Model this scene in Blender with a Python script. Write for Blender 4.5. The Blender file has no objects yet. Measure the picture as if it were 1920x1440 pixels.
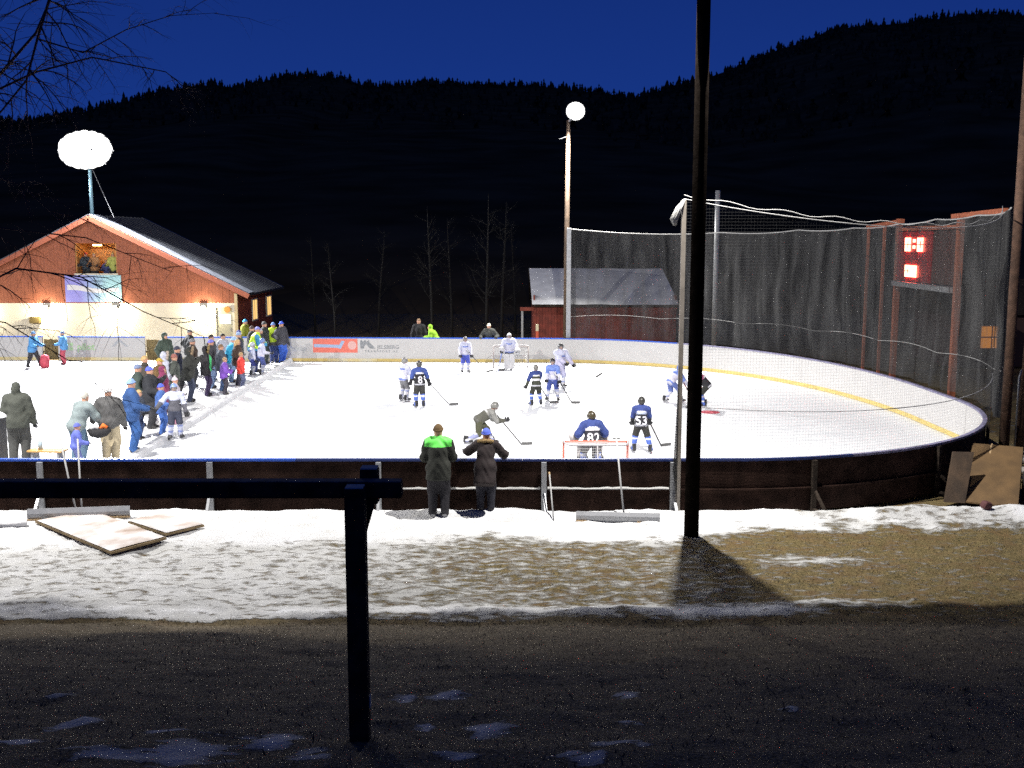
import bpy, bmesh, math, random
import numpy as np
from mathutils import Vector, Matrix, Euler

R = math.radians
rnd = random.Random(7)
sc = bpy.context.scene
COL = sc.collection

# ------------------------------------------------------------------ camera, sky, exposure
cam_d = bpy.data.cameras.new('camera')
cam = bpy.data.objects.new('camera', cam_d); COL.objects.link(cam)
cam.location = (0, 0, 5.274)
cam.rotation_euler = (R(90 - 7.769), 0, 0)
cam_d.sensor_width = 36.0
cam_d.lens = 1979 / 1920 * 36.0
cam_d.clip_end = 6000
sc.camera = cam

world = bpy.data.worlds.new('World'); sc.world = world
world.use_nodes = True
wn = world.node_tree; wn.nodes.clear()
w_out = wn.nodes.new('ShaderNodeOutputWorld'); w_bg = wn.nodes.new('ShaderNodeBackground')
w_tc = wn.nodes.new('ShaderNodeTexCoord'); w_sep = wn.nodes.new('ShaderNodeSeparateXYZ')
w_rmp = wn.nodes.new('ShaderNodeValToRGB')
w_rmp.color_ramp.elements[0].position = 0.0;  w_rmp.color_ramp.elements[0].color = (0.011, 0.050, 0.31, 1)
w_rmp.color_ramp.elements[1].position = 0.75; w_rmp.color_ramp.elements[1].color = (0.007, 0.014, 0.044, 1)
_e = w_rmp.color_ramp.elements.new(0.36); _e.color = (0.005, 0.020, 0.150, 1)
wn.links.new(w_tc.outputs['Generated'], w_sep.inputs[0])
wn.links.new(w_sep.outputs['Z'], w_rmp.inputs[0])
wn.links.new(w_rmp.outputs[0], w_bg.inputs[0])
w_bg.inputs[1].default_value = .88
wn.links.new(w_bg.outputs[0], w_out.inputs[0])

sc.view_settings.view_transform = 'Standard'
sc.view_settings.look = 'None'
sc.view_settings.exposure = 0.0
sc.view_settings.gamma = 1.0
sc.view_settings.use_curve_mapping = False
sc.cycles.use_denoising = False
sc.cycles.max_bounces = 6
sc.cycles.transparent_max_bounces = 12
sc.cycles.sample_clamp_indirect = 0.9

# lamp powers (W): roof cluster, far pole, near pole, near-left poles
P_ROOF, P_FAR, P_NEAR, P_NEARL = 3400, 2500, 3000, 3300

# ------------------------------------------------------------------ helpers
def tag(o, label=None, cat=None, group=None, kind=None):
    if label: o['label'] = label
    if cat: o['category'] = cat
    if group: o['group'] = group
    if kind: o['kind'] = kind
    return o

def empty(name, loc=(0, 0, 0), rz=0.0, label=None, cat=None, group=None):
    o = bpy.data.objects.new(name, None); COL.objects.link(o)
    o.location = loc; o.rotation_euler = (0, 0, rz); o.empty_display_size = .2
    return tag(o, label, cat, group)

def mesh_obj(name, verts, faces, mats, parent=None, mids=None, smooth=False, loc=None):
    me = bpy.data.meshes.new(name)
    me.from_pydata([tuple(map(float, v)) for v in verts], [], [tuple(map(int, f)) for f in faces])
    if not isinstance(mats, (list, tuple)): mats = [mats]
    for m in mats: me.materials.append(m)
    if mids is not None:
        me.polygons.foreach_set('material_index', np.asarray(mids, dtype=np.int32))
    if smooth: me.polygons.foreach_set('use_smooth', np.ones(len(me.polygons), dtype=bool))
    me.update()
    o = bpy.data.objects.new(name, me); COL.objects.link(o)
    if parent: o.parent = parent
    if loc is not None: o.location = loc
    return o

def link(name, me, parent=None, loc=None, rot=None, scale=None):
    o = bpy.data.objects.new(name, me); COL.objects.link(o)
    if parent: o.parent = parent
    if loc is not None: o.location = loc
    if rot is not None: o.rotation_euler = rot
    if scale is not None: o.scale = scale
    return o

class MB:
    """collects shapes into one mesh"""
    def __init__(s): s.v = []; s.f = []; s.m = []
    def add(s, v, f, m=0):
        n = len(s.v); s.v += [tuple(x) for x in v]; s.f += [tuple(i + n for i in q) for q in f]; s.m += [m] * len(f)
        return s
    def box(s, x0, x1, y0, y1, z0, z1, m=0):
        v = [(x0,y0,z0),(x1,y0,z0),(x1,y1,z0),(x0,y1,z0),(x0,y0,z1),(x1,y0,z1),(x1,y1,z1),(x0,y1,z1)]
        return s.add(v, [(0,3,2,1),(4,5,6,7),(0,1,5,4),(1,2,6,5),(2,3,7,6),(3,0,4,7)], m)
    def bar(s, a, b, w, h=None, m=0, up=(0, 0, 1)):
        """rectangular bar from a to b"""
        a = Vector(a); b = Vector(b); d = (b - a).normalized(); up = Vector(up)
        if abs(d.dot(up)) > .97: up = Vector((1, 0, 0)) if abs(d.x) < .9 else Vector((0, 1, 0))
        x = d.cross(up).normalized(); y = x.cross(d); h = h or w
        v = []
        for p in (a, b):
            for sx, sy in ((-1,-1),(1,-1),(1,1),(-1,1)): v.append(p + x*(sx*w/2) + y*(sy*h/2))
        return s.add(v, [(0,1,2,3),(7,6,5,4),(0,4,5,1),(1,5,6,2),(2,6,7,3),(3,7,4,0)], m)
    def tube(s, pts, rad, n=8, m=0, cap=True):
        pts = [Vector(p) for p in pts]
        if not isinstance(rad, (list, tuple)): rad = [rad] * len(pts)
        ref = None; base = len(s.v); vs = []; fs = []
        for i, p in enumerate(pts):
            d = (pts[min(i+1, len(pts)-1)] - pts[max(i-1, 0)])
            if d.length < 1e-9: d = Vector((0,0,1))
            d.normalize()
            if ref is None: ref = Vector((1,0,0)) if abs(d.x) < .8 else Vector((0,1,0))
            x = (ref - d*ref.dot(d)).normalized(); y = d.cross(x); ref = x
            for k in range(n):
                t = 2*math.pi*k/n; vs.append(p + (x*math.cos(t) + y*math.sin(t))*rad[i])
        for i in range(len(pts)-1):
            for k in range(n):
                a = i*n+k; b = i*n+(k+1)%n; fs.append((a, b, b+n, a+n))
        if cap:
            fs.append(tuple(range(n-1, -1, -1))); L = (len(pts)-1)*n; fs.append(tuple(range(L, L+n)))
        return s.add(vs, fs, m)
    def prism(s, poly, axis, a, b, m=0):
        """extrude a 2-D polygon along axis ('x','y','z') from a to b"""
        n = len(poly)
        def put(p, t):
            return (t, p[0], p[1]) if axis == 'x' else ((p[0], t, p[1]) if axis == 'y' else (p[0], p[1], t))
        v = [put(p, a) for p in poly] + [put(p, b) for p in poly]
        f = [tuple(range(n)), tuple(range(2*n-1, n-1, -1))] + [(i, i+n, (i+1)%n+n, (i+1)%n) for i in range(n)]
        return s.add(v, f, m)
    def build(s, name, mats, parent=None, smooth=False, loc=None):
        o = mesh_obj(name, s.v, s.f, mats, parent, s.m, smooth, loc)
        bm = bmesh.new(); bm.from_mesh(o.data); bmesh.ops.recalc_face_normals(bm, faces=bm.faces); bm.to_mesh(o.data); bm.free()
        return o

# ------------------------------------------------------------------ materials
_mats = {}
def mat(name, col, rough=.7, var=0.0, vscale=6.0, bump=0.0, bscale=40.0, metal=0.0, emit=None, estr=0.0, spec=None, col2=None):
    if name in _mats: return _mats[name]
    m = bpy.data.materials.new(name); m.use_nodes = True; _mats[name] = m
    nt = m.node_tree; b = nt.nodes['Principled BSDF']
    b.inputs['Base Color'].default_value = (*col, 1); b.inputs['Roughness'].default_value = rough
    b.inputs['Metallic'].default_value = metal
    if spec is not None: b.inputs['Specular IOR Level'].default_value = spec
    if emit: b.inputs['Emission Color'].default_value = (*emit, 1); b.inputs['Emission Strength'].default_value = estr; m.cycles.emission_sampling = 'NONE' if estr > 1 and 'warm_bulb' not in name else 'AUTO'
    if var or col2 or bump:
        tc = nt.nodes.new('ShaderNodeTexCoord')
    if var or col2:
        n = nt.nodes.new('ShaderNodeTexNoise'); n.inputs['Scale'].default_value = vscale; n.inputs['Detail'].default_value = 5
        nt.links.new(tc.outputs['Object'], n.inputs['Vector'])
        r = nt.nodes.new('ShaderNodeValToRGB')
        r.color_ramp.elements[0].position = .32; r.color_ramp.elements[1].position = .68
        c2 = col2 or tuple(max(0, c*(1+var)) for c in col); c1 = col if col2 else tuple(c*(1-var) for c in col)
        r.color_ramp.elements[0].color = (*c1, 1); r.color_ramp.elements[1].color = (*c2, 1)
        nt.links.new(n.outputs['Fac'], r.inputs[0]); nt.links.new(r.outputs[0], b.inputs['Base Color'])
    if bump:
        n2 = nt.nodes.new('ShaderNodeTexNoise'); n2.inputs['Scale'].default_value = bscale; n2.inputs['Detail'].default_value = 4
        nt.links.new(tc.outputs['Object'], n2.inputs['Vector'])
        bp = nt.nodes.new('ShaderNodeBump'); bp.inputs['Strength'].default_value = bump; bp.inputs['Distance'].default_value = .02
        nt.links.new(n2.outputs['Fac'], bp.inputs['Height']); nt.links.new(bp.outputs[0], b.inputs['Normal'])
    return m

def cloth(col, rough=.85):
    k = 'cloth_%d_%d_%d' % tuple(int(c*1000) for c in col)
    return mat(k, col, rough, var=.18, vscale=9, bump=.25, bscale=30)

SKIN = mat('skin', (.55, .30, .20), .55)
BOOT = mat('boot_leather', (.02, .018, .018), .6)
BLACK = cloth((.012, .012, .014))
M_METAL = mat('galvanised_steel', (.36, .37, .38), .45, var=.15, vscale=8, metal=.3)
M_WHITE = mat('white_board', (.63, .62, .60), .45, var=.04, vscale=1.5)
M_BLUECAP = mat('blue_rail', (.02, .09, .48), .35)
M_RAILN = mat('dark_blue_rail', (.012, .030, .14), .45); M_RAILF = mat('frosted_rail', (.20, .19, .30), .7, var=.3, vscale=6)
M_YELLOW = mat('yellow_kick', (.66, .51, .17), .5, var=.12, vscale=5)
M_YFADED = mat('yellow_frosted', (.72, .68, .50), .6, col2=(.74, .60, .25), vscale=2.0)
M_DARKPLY = mat('dark_plywood', (.022, .012, .009), .9, var=.45, vscale=3, bump=.3, bscale=25, spec=.08)
M_SNOWP = mat('snow_plain', (.82, .83, .85), .8, bump=.6, bscale=18)
M_DARKWOOD = mat('dark_stained_wood', (.034, .026, .020), .9, var=.5, vscale=10, bump=.6, bscale=30, spec=.12)
M_POLEWOOD = mat('pole_wood', (.10, .055, .035), .85, var=.35, vscale=7, bump=.4, bscale=30)
M_TARWOOD = mat('tarred_wood', (.0055, .0043, .0036), .95, var=.4, vscale=6, bump=.2, bscale=30, spec=0.0)
M_ROPE = mat('white_rope', (.34, .34, .33), .8)
M_RUST = mat('rust_paint', (.34, .10, .045), .7, var=.2, vscale=8)
M_LENS = mat('lamp_lens', (.9, .9, .9), .3, emit=(1, .97, .93), estr=24)
M_HOUSING = mat('lamp_housing', (.25, .26, .27), .4, metal=.5)
M_TIMBER = mat('raw_timber', (.42, .29, .15), .75, var=.2, vscale=9)

# ------------------------------------------------------------------ ground
def vnoise(x, y, seed=0):
    xi = np.floor(x).astype(np.int64); yi = np.floor(y).astype(np.int64); fx = x-xi; fy = y-yi
    def h(a, b):
        n = (a*374761393 + b*668265263 + seed*974711) & 0x7fffffff
        n = ((n ^ (n >> 13))*1274126177) & 0x7fffffff
        return ((n ^ (n >> 16)) & 0xffff)/65535.0
    u = fx*fx*(3-2*fx); v = fy*fy*(3-2*fy)
    return (h(xi, yi)*(1-u)+h(xi+1, yi)*u)*(1-v) + (h(xi, yi+1)*(1-u)+h(xi+1, yi+1)*u)*v
def fbm(x, y, oct=4, seed=0):
    s = 0; a = .5
    for i in range(oct): s = s + a*vnoise(x*2**i, y*2**i, seed+i*17); a *= .5
    return s/(1-.5**oct)
def sstep(a, b, x):
    t = np.clip((x-a)/(b-a), 0, 1); return t*t*(3-2*t)

def base_z(x, y):
    """flat by the rink, a bank rising to the camera"""
    d = np.maximum(0, 14.0-y)
    z = .288*d - .0048*d*d*sstep(8, 16, d)
    return z
PATCHES = [(-.83,7.61,.09,.16),(-.5,7.66,.13,.18),(.86,7.74,.10,.18),(-.6,6.4,.08,.12),(-.16,6.36,.13,.26),(-2.89,6.53,.13,.18),(-1.83,5.62,.27,.34),(-1.42,5.92,.12,.24),
           (-1.09,5.49,.12,.14),(.59,5.77,.12,.10),(.8,6.49,.06,.09),(-2.14,6.25,.08,.09),(-2.94,5.84,.14,.11),(.41,5.49,.08,.10),(-2.2,5.5,.2,.12),(-3.4,7.6,.10,.07),(1.9,6.9,.05,.06),(-.3,5.5,.14,.07)]
def snow_cov(x, y):
    c = np.zeros_like(x)
    wob = (fbm(x*.5, y*.8, 3, 5)-.5)
    # strip between boards and the bank
    left = sstep(1.2, -5.0, x + wob*3)
    strip = .36 + .33*left - .24*sstep(2.6, 4.5, x + wob*2)
    edge = 18.15 + .9*sstep(2.6, 5.0, x) - .3*sstep(7, 9, x) + wob*1.1 - .5*sstep(-4, -9, x)
    strip = strip + (1.05-strip)*sstep(-.45, .40, y-edge + .6*(fbm(x*2.2, y*2.2, 3, 15)-.5)) - .38*sstep(3.6, 5.2, x)*sstep(.42, .62, fbm(x*.9, y*1.3, 3, 61))*(y > 18)
    strip = np.maximum(strip, (.55+.55*fbm(x*1.6, y*1.6, 3, 41))*np.exp(-((y-14.55-wob*.5+.03*(x-2)*(x > 2))/.30)**2)*sstep(5.4, 3.6, x)*sstep(-30, -6, -np.abs(x)))
    strip = np.maximum(strip, .6*np.exp(-((y-14.75-wob*.5)/.25)**2)*sstep(7.4, 4.5, x)*(x > 2))
    strip = np.maximum(strip, .62*np.exp(-((y-16.9-wob*.6)/.35)**2 - ((x-5.0)/1.2)**2))
    c = np.where(y > 14.15 + wob*.4, strip, -.25)
    c = np.where(y > 20.6, np.where(y > 49, -.6, .12 + wob), c)
    c = np.where((x > 11.0) & (y > 20.2), .05 + wob*.9, c)
    wx = (fbm(x*6, y*5, 3, 51)-.5)*.28; wy = (fbm(x*7, y*6, 3, 52)-.5)*.30
    for (px, py, rx, ry) in PATCHES:
        e = ((x-px+wx)/rx/1.15)**2 + ((y-py+wy)/ry/1.15)**2
        c = np.maximum(c, np.where(y < 14, 1.25*np.exp(-e*.9)-.15, -1))
    return c

M_GROUND = bpy.data.materials.new('ground_grass_snow'); M_GROUND.use_nodes = True
nt = M_GROUND.node_tree; bs = nt.nodes['Principled BSDF']; bs.inputs['Roughness'].default_value = .9; bs.inputs['Specular IOR Level'].default_value = .1
N = nt.nodes.new; L = nt.links.new
tc = N('ShaderNodeTexCoord')
def noise(scale, detail=6, vec=None, rough=.6):
    n = N('ShaderNodeTexNoise'); n.inputs['Scale'].default_value = scale; n.inputs['Detail'].default_value = detail
    n.inputs['Roughness'].default_value = rough
    L((vec or tc.outputs['Object']), n.inputs['Vector']); return n.outputs['Fac']
def ramp(fac, stops):
    r = N('ShaderNodeValToRGB')
    while len(r.color_ramp.elements) < len(stops): r.color_ramp.elements.new(.5)
    for e, (p, c) in zip(r.color_ramp.elements, stops): e.position = p; e.color = (*c, 1) if len(c) == 3 else c
    L(fac, r.inputs[0]); return r.outputs[0]
def mth(op, a, b=None, clamp=False):
    m = N('ShaderNodeMath'); m.operation = op; m.use_clamp = clamp
    for i, q in enumerate((a, b)):
        if q is None: continue
        if isinstance(q, (int, float)): m.inputs[i].default_value = q
        else: L(q, m.inputs[i])
    return m.outputs[0]
def mix(fac, a, b):
    m = N('ShaderNodeMix'); m.data_type = 'RGBA'
    L(fac, m.inputs['Factor'])
    for nm, q in (('A', a), ('B', b)):
        s_ = [i for i in m.inputs if i.name == nm and i.type == 'RGBA'][0]
        if isinstance(q, tuple): s_.default_value = (*q, 1)
        else: L(q, s_)
    return [o for o in m.outputs if o.type == 'RGBA'][0]
at_ = N('ShaderNodeAttribute'); at_.attribute_name = 'snow'
turf = N('ShaderNodeAttribute'); turf.attribute_name = 'turf'
n_big = noise(2.2, 8); n_mid = noise(9, 5); n_fin = noise(55, 4)
mapn = N('ShaderNodeMapping'); mapn.inputs['Scale'].default_value = (2.2, 4.6, 3); L(tc.outputs['Object'], mapn.inputs['Vector'])
n_str = noise(1.7, 10, mapn.outputs[0], .62)
k = mth('ADD', mth('MULTIPLY', mth('SUBTRACT', n_str, .5), 2.3), mth('MULTIPLY', mth('SUBTRACT', n_fin, .5), .45))
smask = mth('ADD', mth('MULTIPLY', mth('ADD', mth('SUBTRACT', at_.outputs['Fac'], .42), mth('MULTIPLY', k, 1.0)), mth('ADD', mth('MULTIPLY', turf.outputs['Fac'], 3.5), 2.6)), .5, True)
grass_c = mix(ramp(n_mid, [(.3, (0, 0, 0)), (.7, (1, 1, 1))]), (.155, .118, .055), (.33, .25, .115))
grass_c = mix(ramp(n_fin, [(.38, (0, 0, 0)), (.62, (1, 1, 1))]), grass_c, (.045, .040, .018))
grass_c = mix(ramp(n_big, [(.45, (0, 0, 0)), (.75, (1, 1, 1))]), grass_c, (.16, .10, .05))
snow_c = mix(ramp(n_big, [(.35, (0, 0, 0)), (.7, (1, 1, 1))]), (.80, .81, .83), (.62, .62, .60))
grass_c = mix(mth('MULTIPLY', turf.outputs['Fac'], .85), grass_c, mix(ramp(n_fin, [(.35, (0, 0, 0)), (.65, (1, 1, 1))]), (.034, .028, .021), (.37, .31, .22)))
snow_c = mix(ramp(at_.outputs['Fac'], [(.50, (1, 1, 1)), (.92, (0, 0, 0))]), snow_c, (.44, .44, .42))
L(mix(smask, grass_c, snow_c), bs.inputs['Base Color'])
bp = N('ShaderNodeBump'); bp.inputs['Strength'].default_value = .9; bp.inputs['Distance'].default_value = .05
L(mth('ADD', mth('MULTIPLY', smask, .7), mth('ADD', mth('MULTIPLY', n_fin, .5), mth('MULTIPLY', n_mid, .6))), bp.inputs['Height'])
L(bp.outputs[0], bs.inputs['Normal'])

def spaced(lo, hi, d, far_lo, far_hi, grow=1.22):
    a = list(np.arange(lo, hi+1e-6, d)); s_ = d; p = hi; up = []
    while p < far_hi: s_ *= grow; p += s_; up.append(p)
    s_ = d; p = lo; dn = []
    while p > far_lo: s_ *= grow; p -= s_; dn.append(p)
    return np.array(dn[::-1]+a+up)
xs = spaced(-11.5, 13.5, .085, -2500, 2500); ys = spaced(4.6, 20.4, .075, -60, 1500)
GX, GY = np.meshgrid(xs, ys)
cov = snow_cov(GX, GY)
z = base_z(GX, GY)
nearm = sstep(-2, 4, GY)*sstep(60, 22, GY)
lump = (fbm(GX*1.3, GY*1.6, 4, 3)-.5)*.12 + (fbm(GX*2.8, GY*2.8, 3, 91)-.5)*.09*np.clip(cov, 0, 1) + (fbm(GX*5, GY*6, 3, 9)-.5)*.05
z = z + lump*nearm*sstep(20.3, 19.6, GY) + np.where(GY < 14, .012, .05)*np.clip(cov, 0, 1)*nearm*sstep(20.4, 19.9, GY)
z = z + (.10*np.exp(-((GY-19.65)/.28)**2)*(0.6+.8*fbm(GX*.9, GY*0+1, 3, 21)) + .10*np.exp(-((GY-18.75)/.35)**2-((GX-1.9)/.6)**2))*sstep(-30, -20, -np.abs(GX))*sstep(8.6, 8.0, GX)
z = z + .16*np.exp(-((GY-19.6)/.5)**2-((GX-9.3)/2.0)**2)*(.5+fbm(GX*2, GY*2, 3, 31))
inside = (GY > 20.05)
z = np.where(inside, -.06, z)
GV = np.stack([GX, GY, z], -1).reshape(-1, 3)
ny, nx = GX.shape
ii = (np.arange(ny-1)[:, None]*nx + np.arange(nx-1)[None, :]).reshape(-1)
GF = np.stack([ii, ii+1, ii+1+nx, ii+nx], -1)
def np_mesh(name, V, F, mats, smooth=True, mids=None):
    me = bpy.data.meshes.new(name); nv, nf, w = len(V), len(F), F.shape[1]
    me.vertices.add(nv); me.vertices.foreach_set('co', np.asarray(V, dtype=np.float32).ravel())
    me.loops.add(nf*w); me.loops.foreach_set('vertex_index', F.astype(np.int32).ravel())
    me.polygons.add(nf); me.polygons.foreach_set('loop_start', np.arange(0, nf*w, w, dtype=np.int32))
    try: me.polygons.foreach_set('loop_total', np.full(nf, w, dtype=np.int32))
    except Exception: pass
    if smooth: me.polygons.foreach_set('use_smooth', np.ones(nf, dtype=bool))
    for m in (mats if isinstance(mats, (list, tuple)) else [mats]): me.materials.append(m)
    if mids is not None: me.polygons.foreach_set('material_index', np.asarray(mids, dtype=np.int32))
    me.update(calc_edges=True); me.validate()
    return me
gme = np_mesh('ground', GV, GF, M_GROUND)
at0 = gme.attributes.new('snow', 'FLOAT', 'POINT'); at0.data.foreach_set('value', cov.reshape(-1).astype(np.float32))
at1 = gme.attributes.new('turf', 'FLOAT', 'POINT'); at1.data.foreach_set('value', sstep(14.6, 13.6, GY).reshape(-1).astype(np.float32))
ground = link('ground', gme); tag(ground, kind='structure')
def gz(x, y):
    j = min(max(int(np.searchsorted(xs, x)), 1), nx-1); i = min(max(int(np.searchsorted(ys, y)), 1), ny-1)
    return float(z[i, j]+z[i-1, j]+z[i, j-1]+z[i-1, j-1])/4

# dry grass blades (uncountable)
def grass():
    rs = np.random.RandomState(3); n = 90000
    x = np.concatenate([rs.uniform(-11, 12.5, n//2), rs.uniform(-6, 6.5, n//2)])
    y = np.concatenate([rs.uniform(13.6, 19.6, n//2), rs.uniform(5.2, 14.2, n//2)])
    c = snow_cov(x, y); keep = (c < .30 + .12*rs.rand(len(x))) & (np.abs(x) < y*.52+.8)
    x = x[keep]; y = y[keep]; n = len(x)
    ix = np.clip(np.searchsorted(xs, x), 1, nx-1); iy = np.clip(np.searchsorted(ys, y), 1, ny-1)
    zz = z[iy, ix]
    a = rs.uniform(0, 2*np.pi, n); h = rs.uniform(.02, .055, n)*np.where(y < 13.8, .75, .9); w = rs.uniform(.004, .009, n)
    lx = rs.normal(0, .035, n); ly = rs.normal(0, .035, n)
    b = np.stack([x, y, zz-.012], -1); dx = np.stack([np.cos(a)*w, np.sin(a)*w, 0*a], -1); t = b + np.stack([lx, ly, h], -1)
    V = np.stack([b-dx, b+dx, t], 1).reshape(-1, 3); F = np.arange(3*n).reshape(-1, 3)
    mats = [mat('grass_dry', (.24, .175, .08), .8), mat('grass_brown', (.12, .085, .04), .8), mat('grass_olive', (.075, .075, .03), .8), mat('grass_grey', (.07, .063, .05), .85), mat('grass_black', (.035, .032, .027), .85)]
    o = link('grass', np_mesh('grass', V, F, mats, False, np.where(y < 14.0, 3+rs.randint(0, 2, n), rs.randint(0, 3, n)))); tag(o, kind='stuff')
grass()

# ------------------------------------------------------------------ hills and forest
def ridge_mesh(name, pts, depth, y0):
    """a hillside whose skyline runs through pts (x, z) at depth, falling to the valley at y0"""
    px = np.array([p[0] for p in pts]); pz = np.array([p[1] for p in pts])
    hx = np.linspace(px[0], px[-1], 160); hz = np.interp(hx, px, pz)
    hz = hz + (fbm(hx*.012, hx*0, 4, 77)-.5)*8
    tt = np.linspace(0, 1, 40)
    X, T = np.meshgrid(hx, tt)
    S = y0/depth + (1-y0/depth)*T
    Xw = X*(S*.75+.25); Y = y0 + (depth-y0)*T
    Z = hz[None, :]*(T**1.15) + (fbm(X*.01, T*9, 4, 13)-.5)*14*T*(1-T)*2 - .5
    Vb = np.stack([Xw, Y, Z], -1)
    back = np.stack([Xw[-1], Y[-1]+400, Z[-1]*0-.8], -1)[None]
    Vb = np.concatenate([Vb, back]); m, n = Vb.shape[:2]
    i = (np.arange(m-1)[:, None]*n + np.arange(n-1)[None, :]).reshape(-1)
    F = np.stack([i, i+1, i+1+n, i+n], -1)
    o = link(name, np_mesh(name, Vb.reshape(-1, 3), F, M_HILL)); tag(o, kind='structure')
    return Vb
M_HILL = mat('forest_floor', (.11, .080, .045), .95, var=.4, vscale=.05, spec=0.0)
SKYM = [(-420,190),(-150,212),(60,226),(190,205),(260,186),(330,168),(400,157),(450,163),(480,155),(520,145),(600,140),(640,143),(690,158),(780,157),(900,158),(960,162),(1000,161),(1060,166),(1130,172),(1180,182),(1260,195),(1400,200),(1700,210)]
SKYR = [(1040,230),(1130,186),(1180,182),(1240,168),(1290,152),(1320,145),(1400,118),(1450,98),(1500,82),(1540,64),(1600,50),(1700,42),(1800,27),(1920,30),(2050,12),(2300,0),(2700,30)]
f_, p_ = 1979., math.radians(7.769)
def skyline(pts, Y):
    out = []
    for x, y in pts:     # skyline bearings measured once, turned into hill heights in metres at its own distance
        v = y-720; yy = f_*math.cos(p_)-v*math.sin(p_); zz = -f_*math.sin(p_)-v*math.cos(p_)
        out.append(((x-960)/yy*Y, 5.27+zz/yy*Y))
    return out
H1 = ridge_mesh('hill', skyline(SKYM, 1250), 1250, 72)
H2 = ridge_mesh('hill', skyline(SKYR, 850), 850, 120)
def conifers():
    rs = np.random.RandomState(5); Vs = []; Fs = []; base = 0
    def cone(x, y, zz, h, r):
        nonlocal base
        n = 5; rows = []
        for (zz_, rr) in ((0.0, 1.0), (.42, .62), (.44, .80), (.75, .32), (.76, .45)):
            a = rs.rand()*6
            for k in range(n):
                t = a+2*math.pi*k/n; q = r*rr*rs.uniform(.75, 1.2); rows.append((x+q*math.cos(t), y+q*math.sin(t), zz+h*zz_))
        rows.append((x, y, zz+h)); Vs.extend(rows)
        for lev in range(4):
            for k in range(n):
                a = base+lev*n+k; b = base+lev*n+(k+1)%n; Fs.append((a, b, b+n)); Fs.append((a, b+n, a+n))
        for k in range(n): Fs.append((base+4*n+k, base+4*n+(k+1)%n, base+5*n))
        base += len(rows)
    for Hh, cnt, rowsel, hh in ((H1, 2600, (36, 40), (4, 9)), (H2, 2600, (35, 40), (3, 7)), (H1, 1500, (14, 36), (6, 11)), (H2, 1500, (12, 36), (5, 10))):
        m, n = Hh.shape[:2]
        for _ in range(cnt):
            i = rs.randint(*rowsel); j = rs.randint(0, n-1); t = rs.rand(); u = rs.rand()
            i = min(i, m-3)
            p = (Hh[i, j]*(1-t)+Hh[i, j+1]*t)*(1-u)+(Hh[i+1, j]*(1-t)+Hh[i+1, j+1]*t)*u
            h = rs.uniform(*hh)*(.55 if rs.rand() < .5 else (1.35 if rs.rand() < .12 else 1)); cone(p[0], p[1], p[2]-1.0, h, h*rs.uniform(.2, .34))
    o = link('forest', np_mesh('forest', np.array(Vs), np.array(Fs), mat('spruce_dark', (.10, .075, .042), .95, var=.3, vscale=.3, spec=0.0), False)); tag(o, kind='stuff')
conifers()

# ------------------------------------------------------------------ rink
NEAR_Y = 20.16
def far_y(x): return 45.54 + .042*(.9-x)
def rink_path():
    """inner face of the boards, left end of the near side, round the right end, to the far left"""
    p = [(x, NEAR_Y) for x in np.arange(-46, 4.14, .5)]
    cx, cy, r = 4.14, 27.9, 7.74
    for a in np.linspace(-90, 0, 34): p.append((cx+r*math.cos(R(a)), cy+r*math.sin(R(a))))
    cx, cy, a_, b_, e = .9, 29.7, 10.98, 15.84, 2/2.15
    for t in np.linspace(4, 90, 48):
        p.append((cx+a_*abs(math.cos(R(t)))**e, cy+b_*abs(math.sin(R(t)))**e))
    p += [(x, far_y(x)) for x in np.arange(.4, -46, -.5)]
    return p
RP = rink_path()
_seg = [0.0]
for i in range(1, len(RP)): _seg.append(_seg[-1]+math.dist(RP[i], RP[i-1]))
RLEN = _seg[-1]
def rp(s):
    """point and outward normal at arc length s"""
    s = min(max(s, 0), RLEN-1e-6); i = int(np.searchsorted(_seg, s, side='right'))-1; i = min(i, len(RP)-2)
    t = (s-_seg[i])/max(1e-9, _seg[i+1]-_seg[i]); a, b = RP[i], RP[i+1]
    dx, dy = b[0]-a[0], b[1]-a[1]; l = math.hypot(dx, dy)
    # smoothed normal
    j0, j1 = max(i-1, 0), min(i+2, len(RP)-1)
    ex, ey = RP[j1][0]-RP[j0][0], RP[j1][1]-RP[j0][1]; el = math.hypot(ex, ey)
    return a[0]+dx*t, a[1]+dy*t, ey/el, -ex/el
def s_near(x): return x+46.0
S_FAR0 = _seg[len(RP)-len(np.arange(.4, -46, -.5))]
def s_far(x):
    if x <= .4: return S_FAR0 + math.hypot(.4-x, .042*(.4-x))
    for i in range(len(RP)-1, 0, -1):
        if RP[i-1][0] >= x >= RP[i][0] and RP[i][1] > 38: return _seg[i-1]+(_seg[i]-_seg[i-1])*(RP[i-1][0]-x)/(RP[i-1][0]-RP[i][0])
    return S_FAR0
def sweep(s0, s1, prof, step=.6, mids=None):
    """extrude a profile [(offset outward, z)] along the boards; returns verts, faces, material ids"""
    n = max(1, int(math.ceil((s1-s0)/step))); V = []; F = []; M = []; m = len(prof)
    for k_ in range(n+1):
        x, y, nx_, ny_ = rp(s0+(s1-s0)*k_/n)
        for (o, zz) in prof: V.append((x+nx_*o, y+ny_*o, zz))
    for k_ in range(n):
        for q in range(m):
            a = k_*m+q; b = k_*m+(q+1) % m; F.append((a, b, b+m, a+m)); M.append(mids[q] if mids else 0)
    F.append(tuple(range(m-1, -1, -1))); M.append(mids[0] if mids else 0)
    F.append(tuple(range(n*m, n*m+m))); M.append(mids[0] if mids else 0)
    return V, F, M

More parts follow.
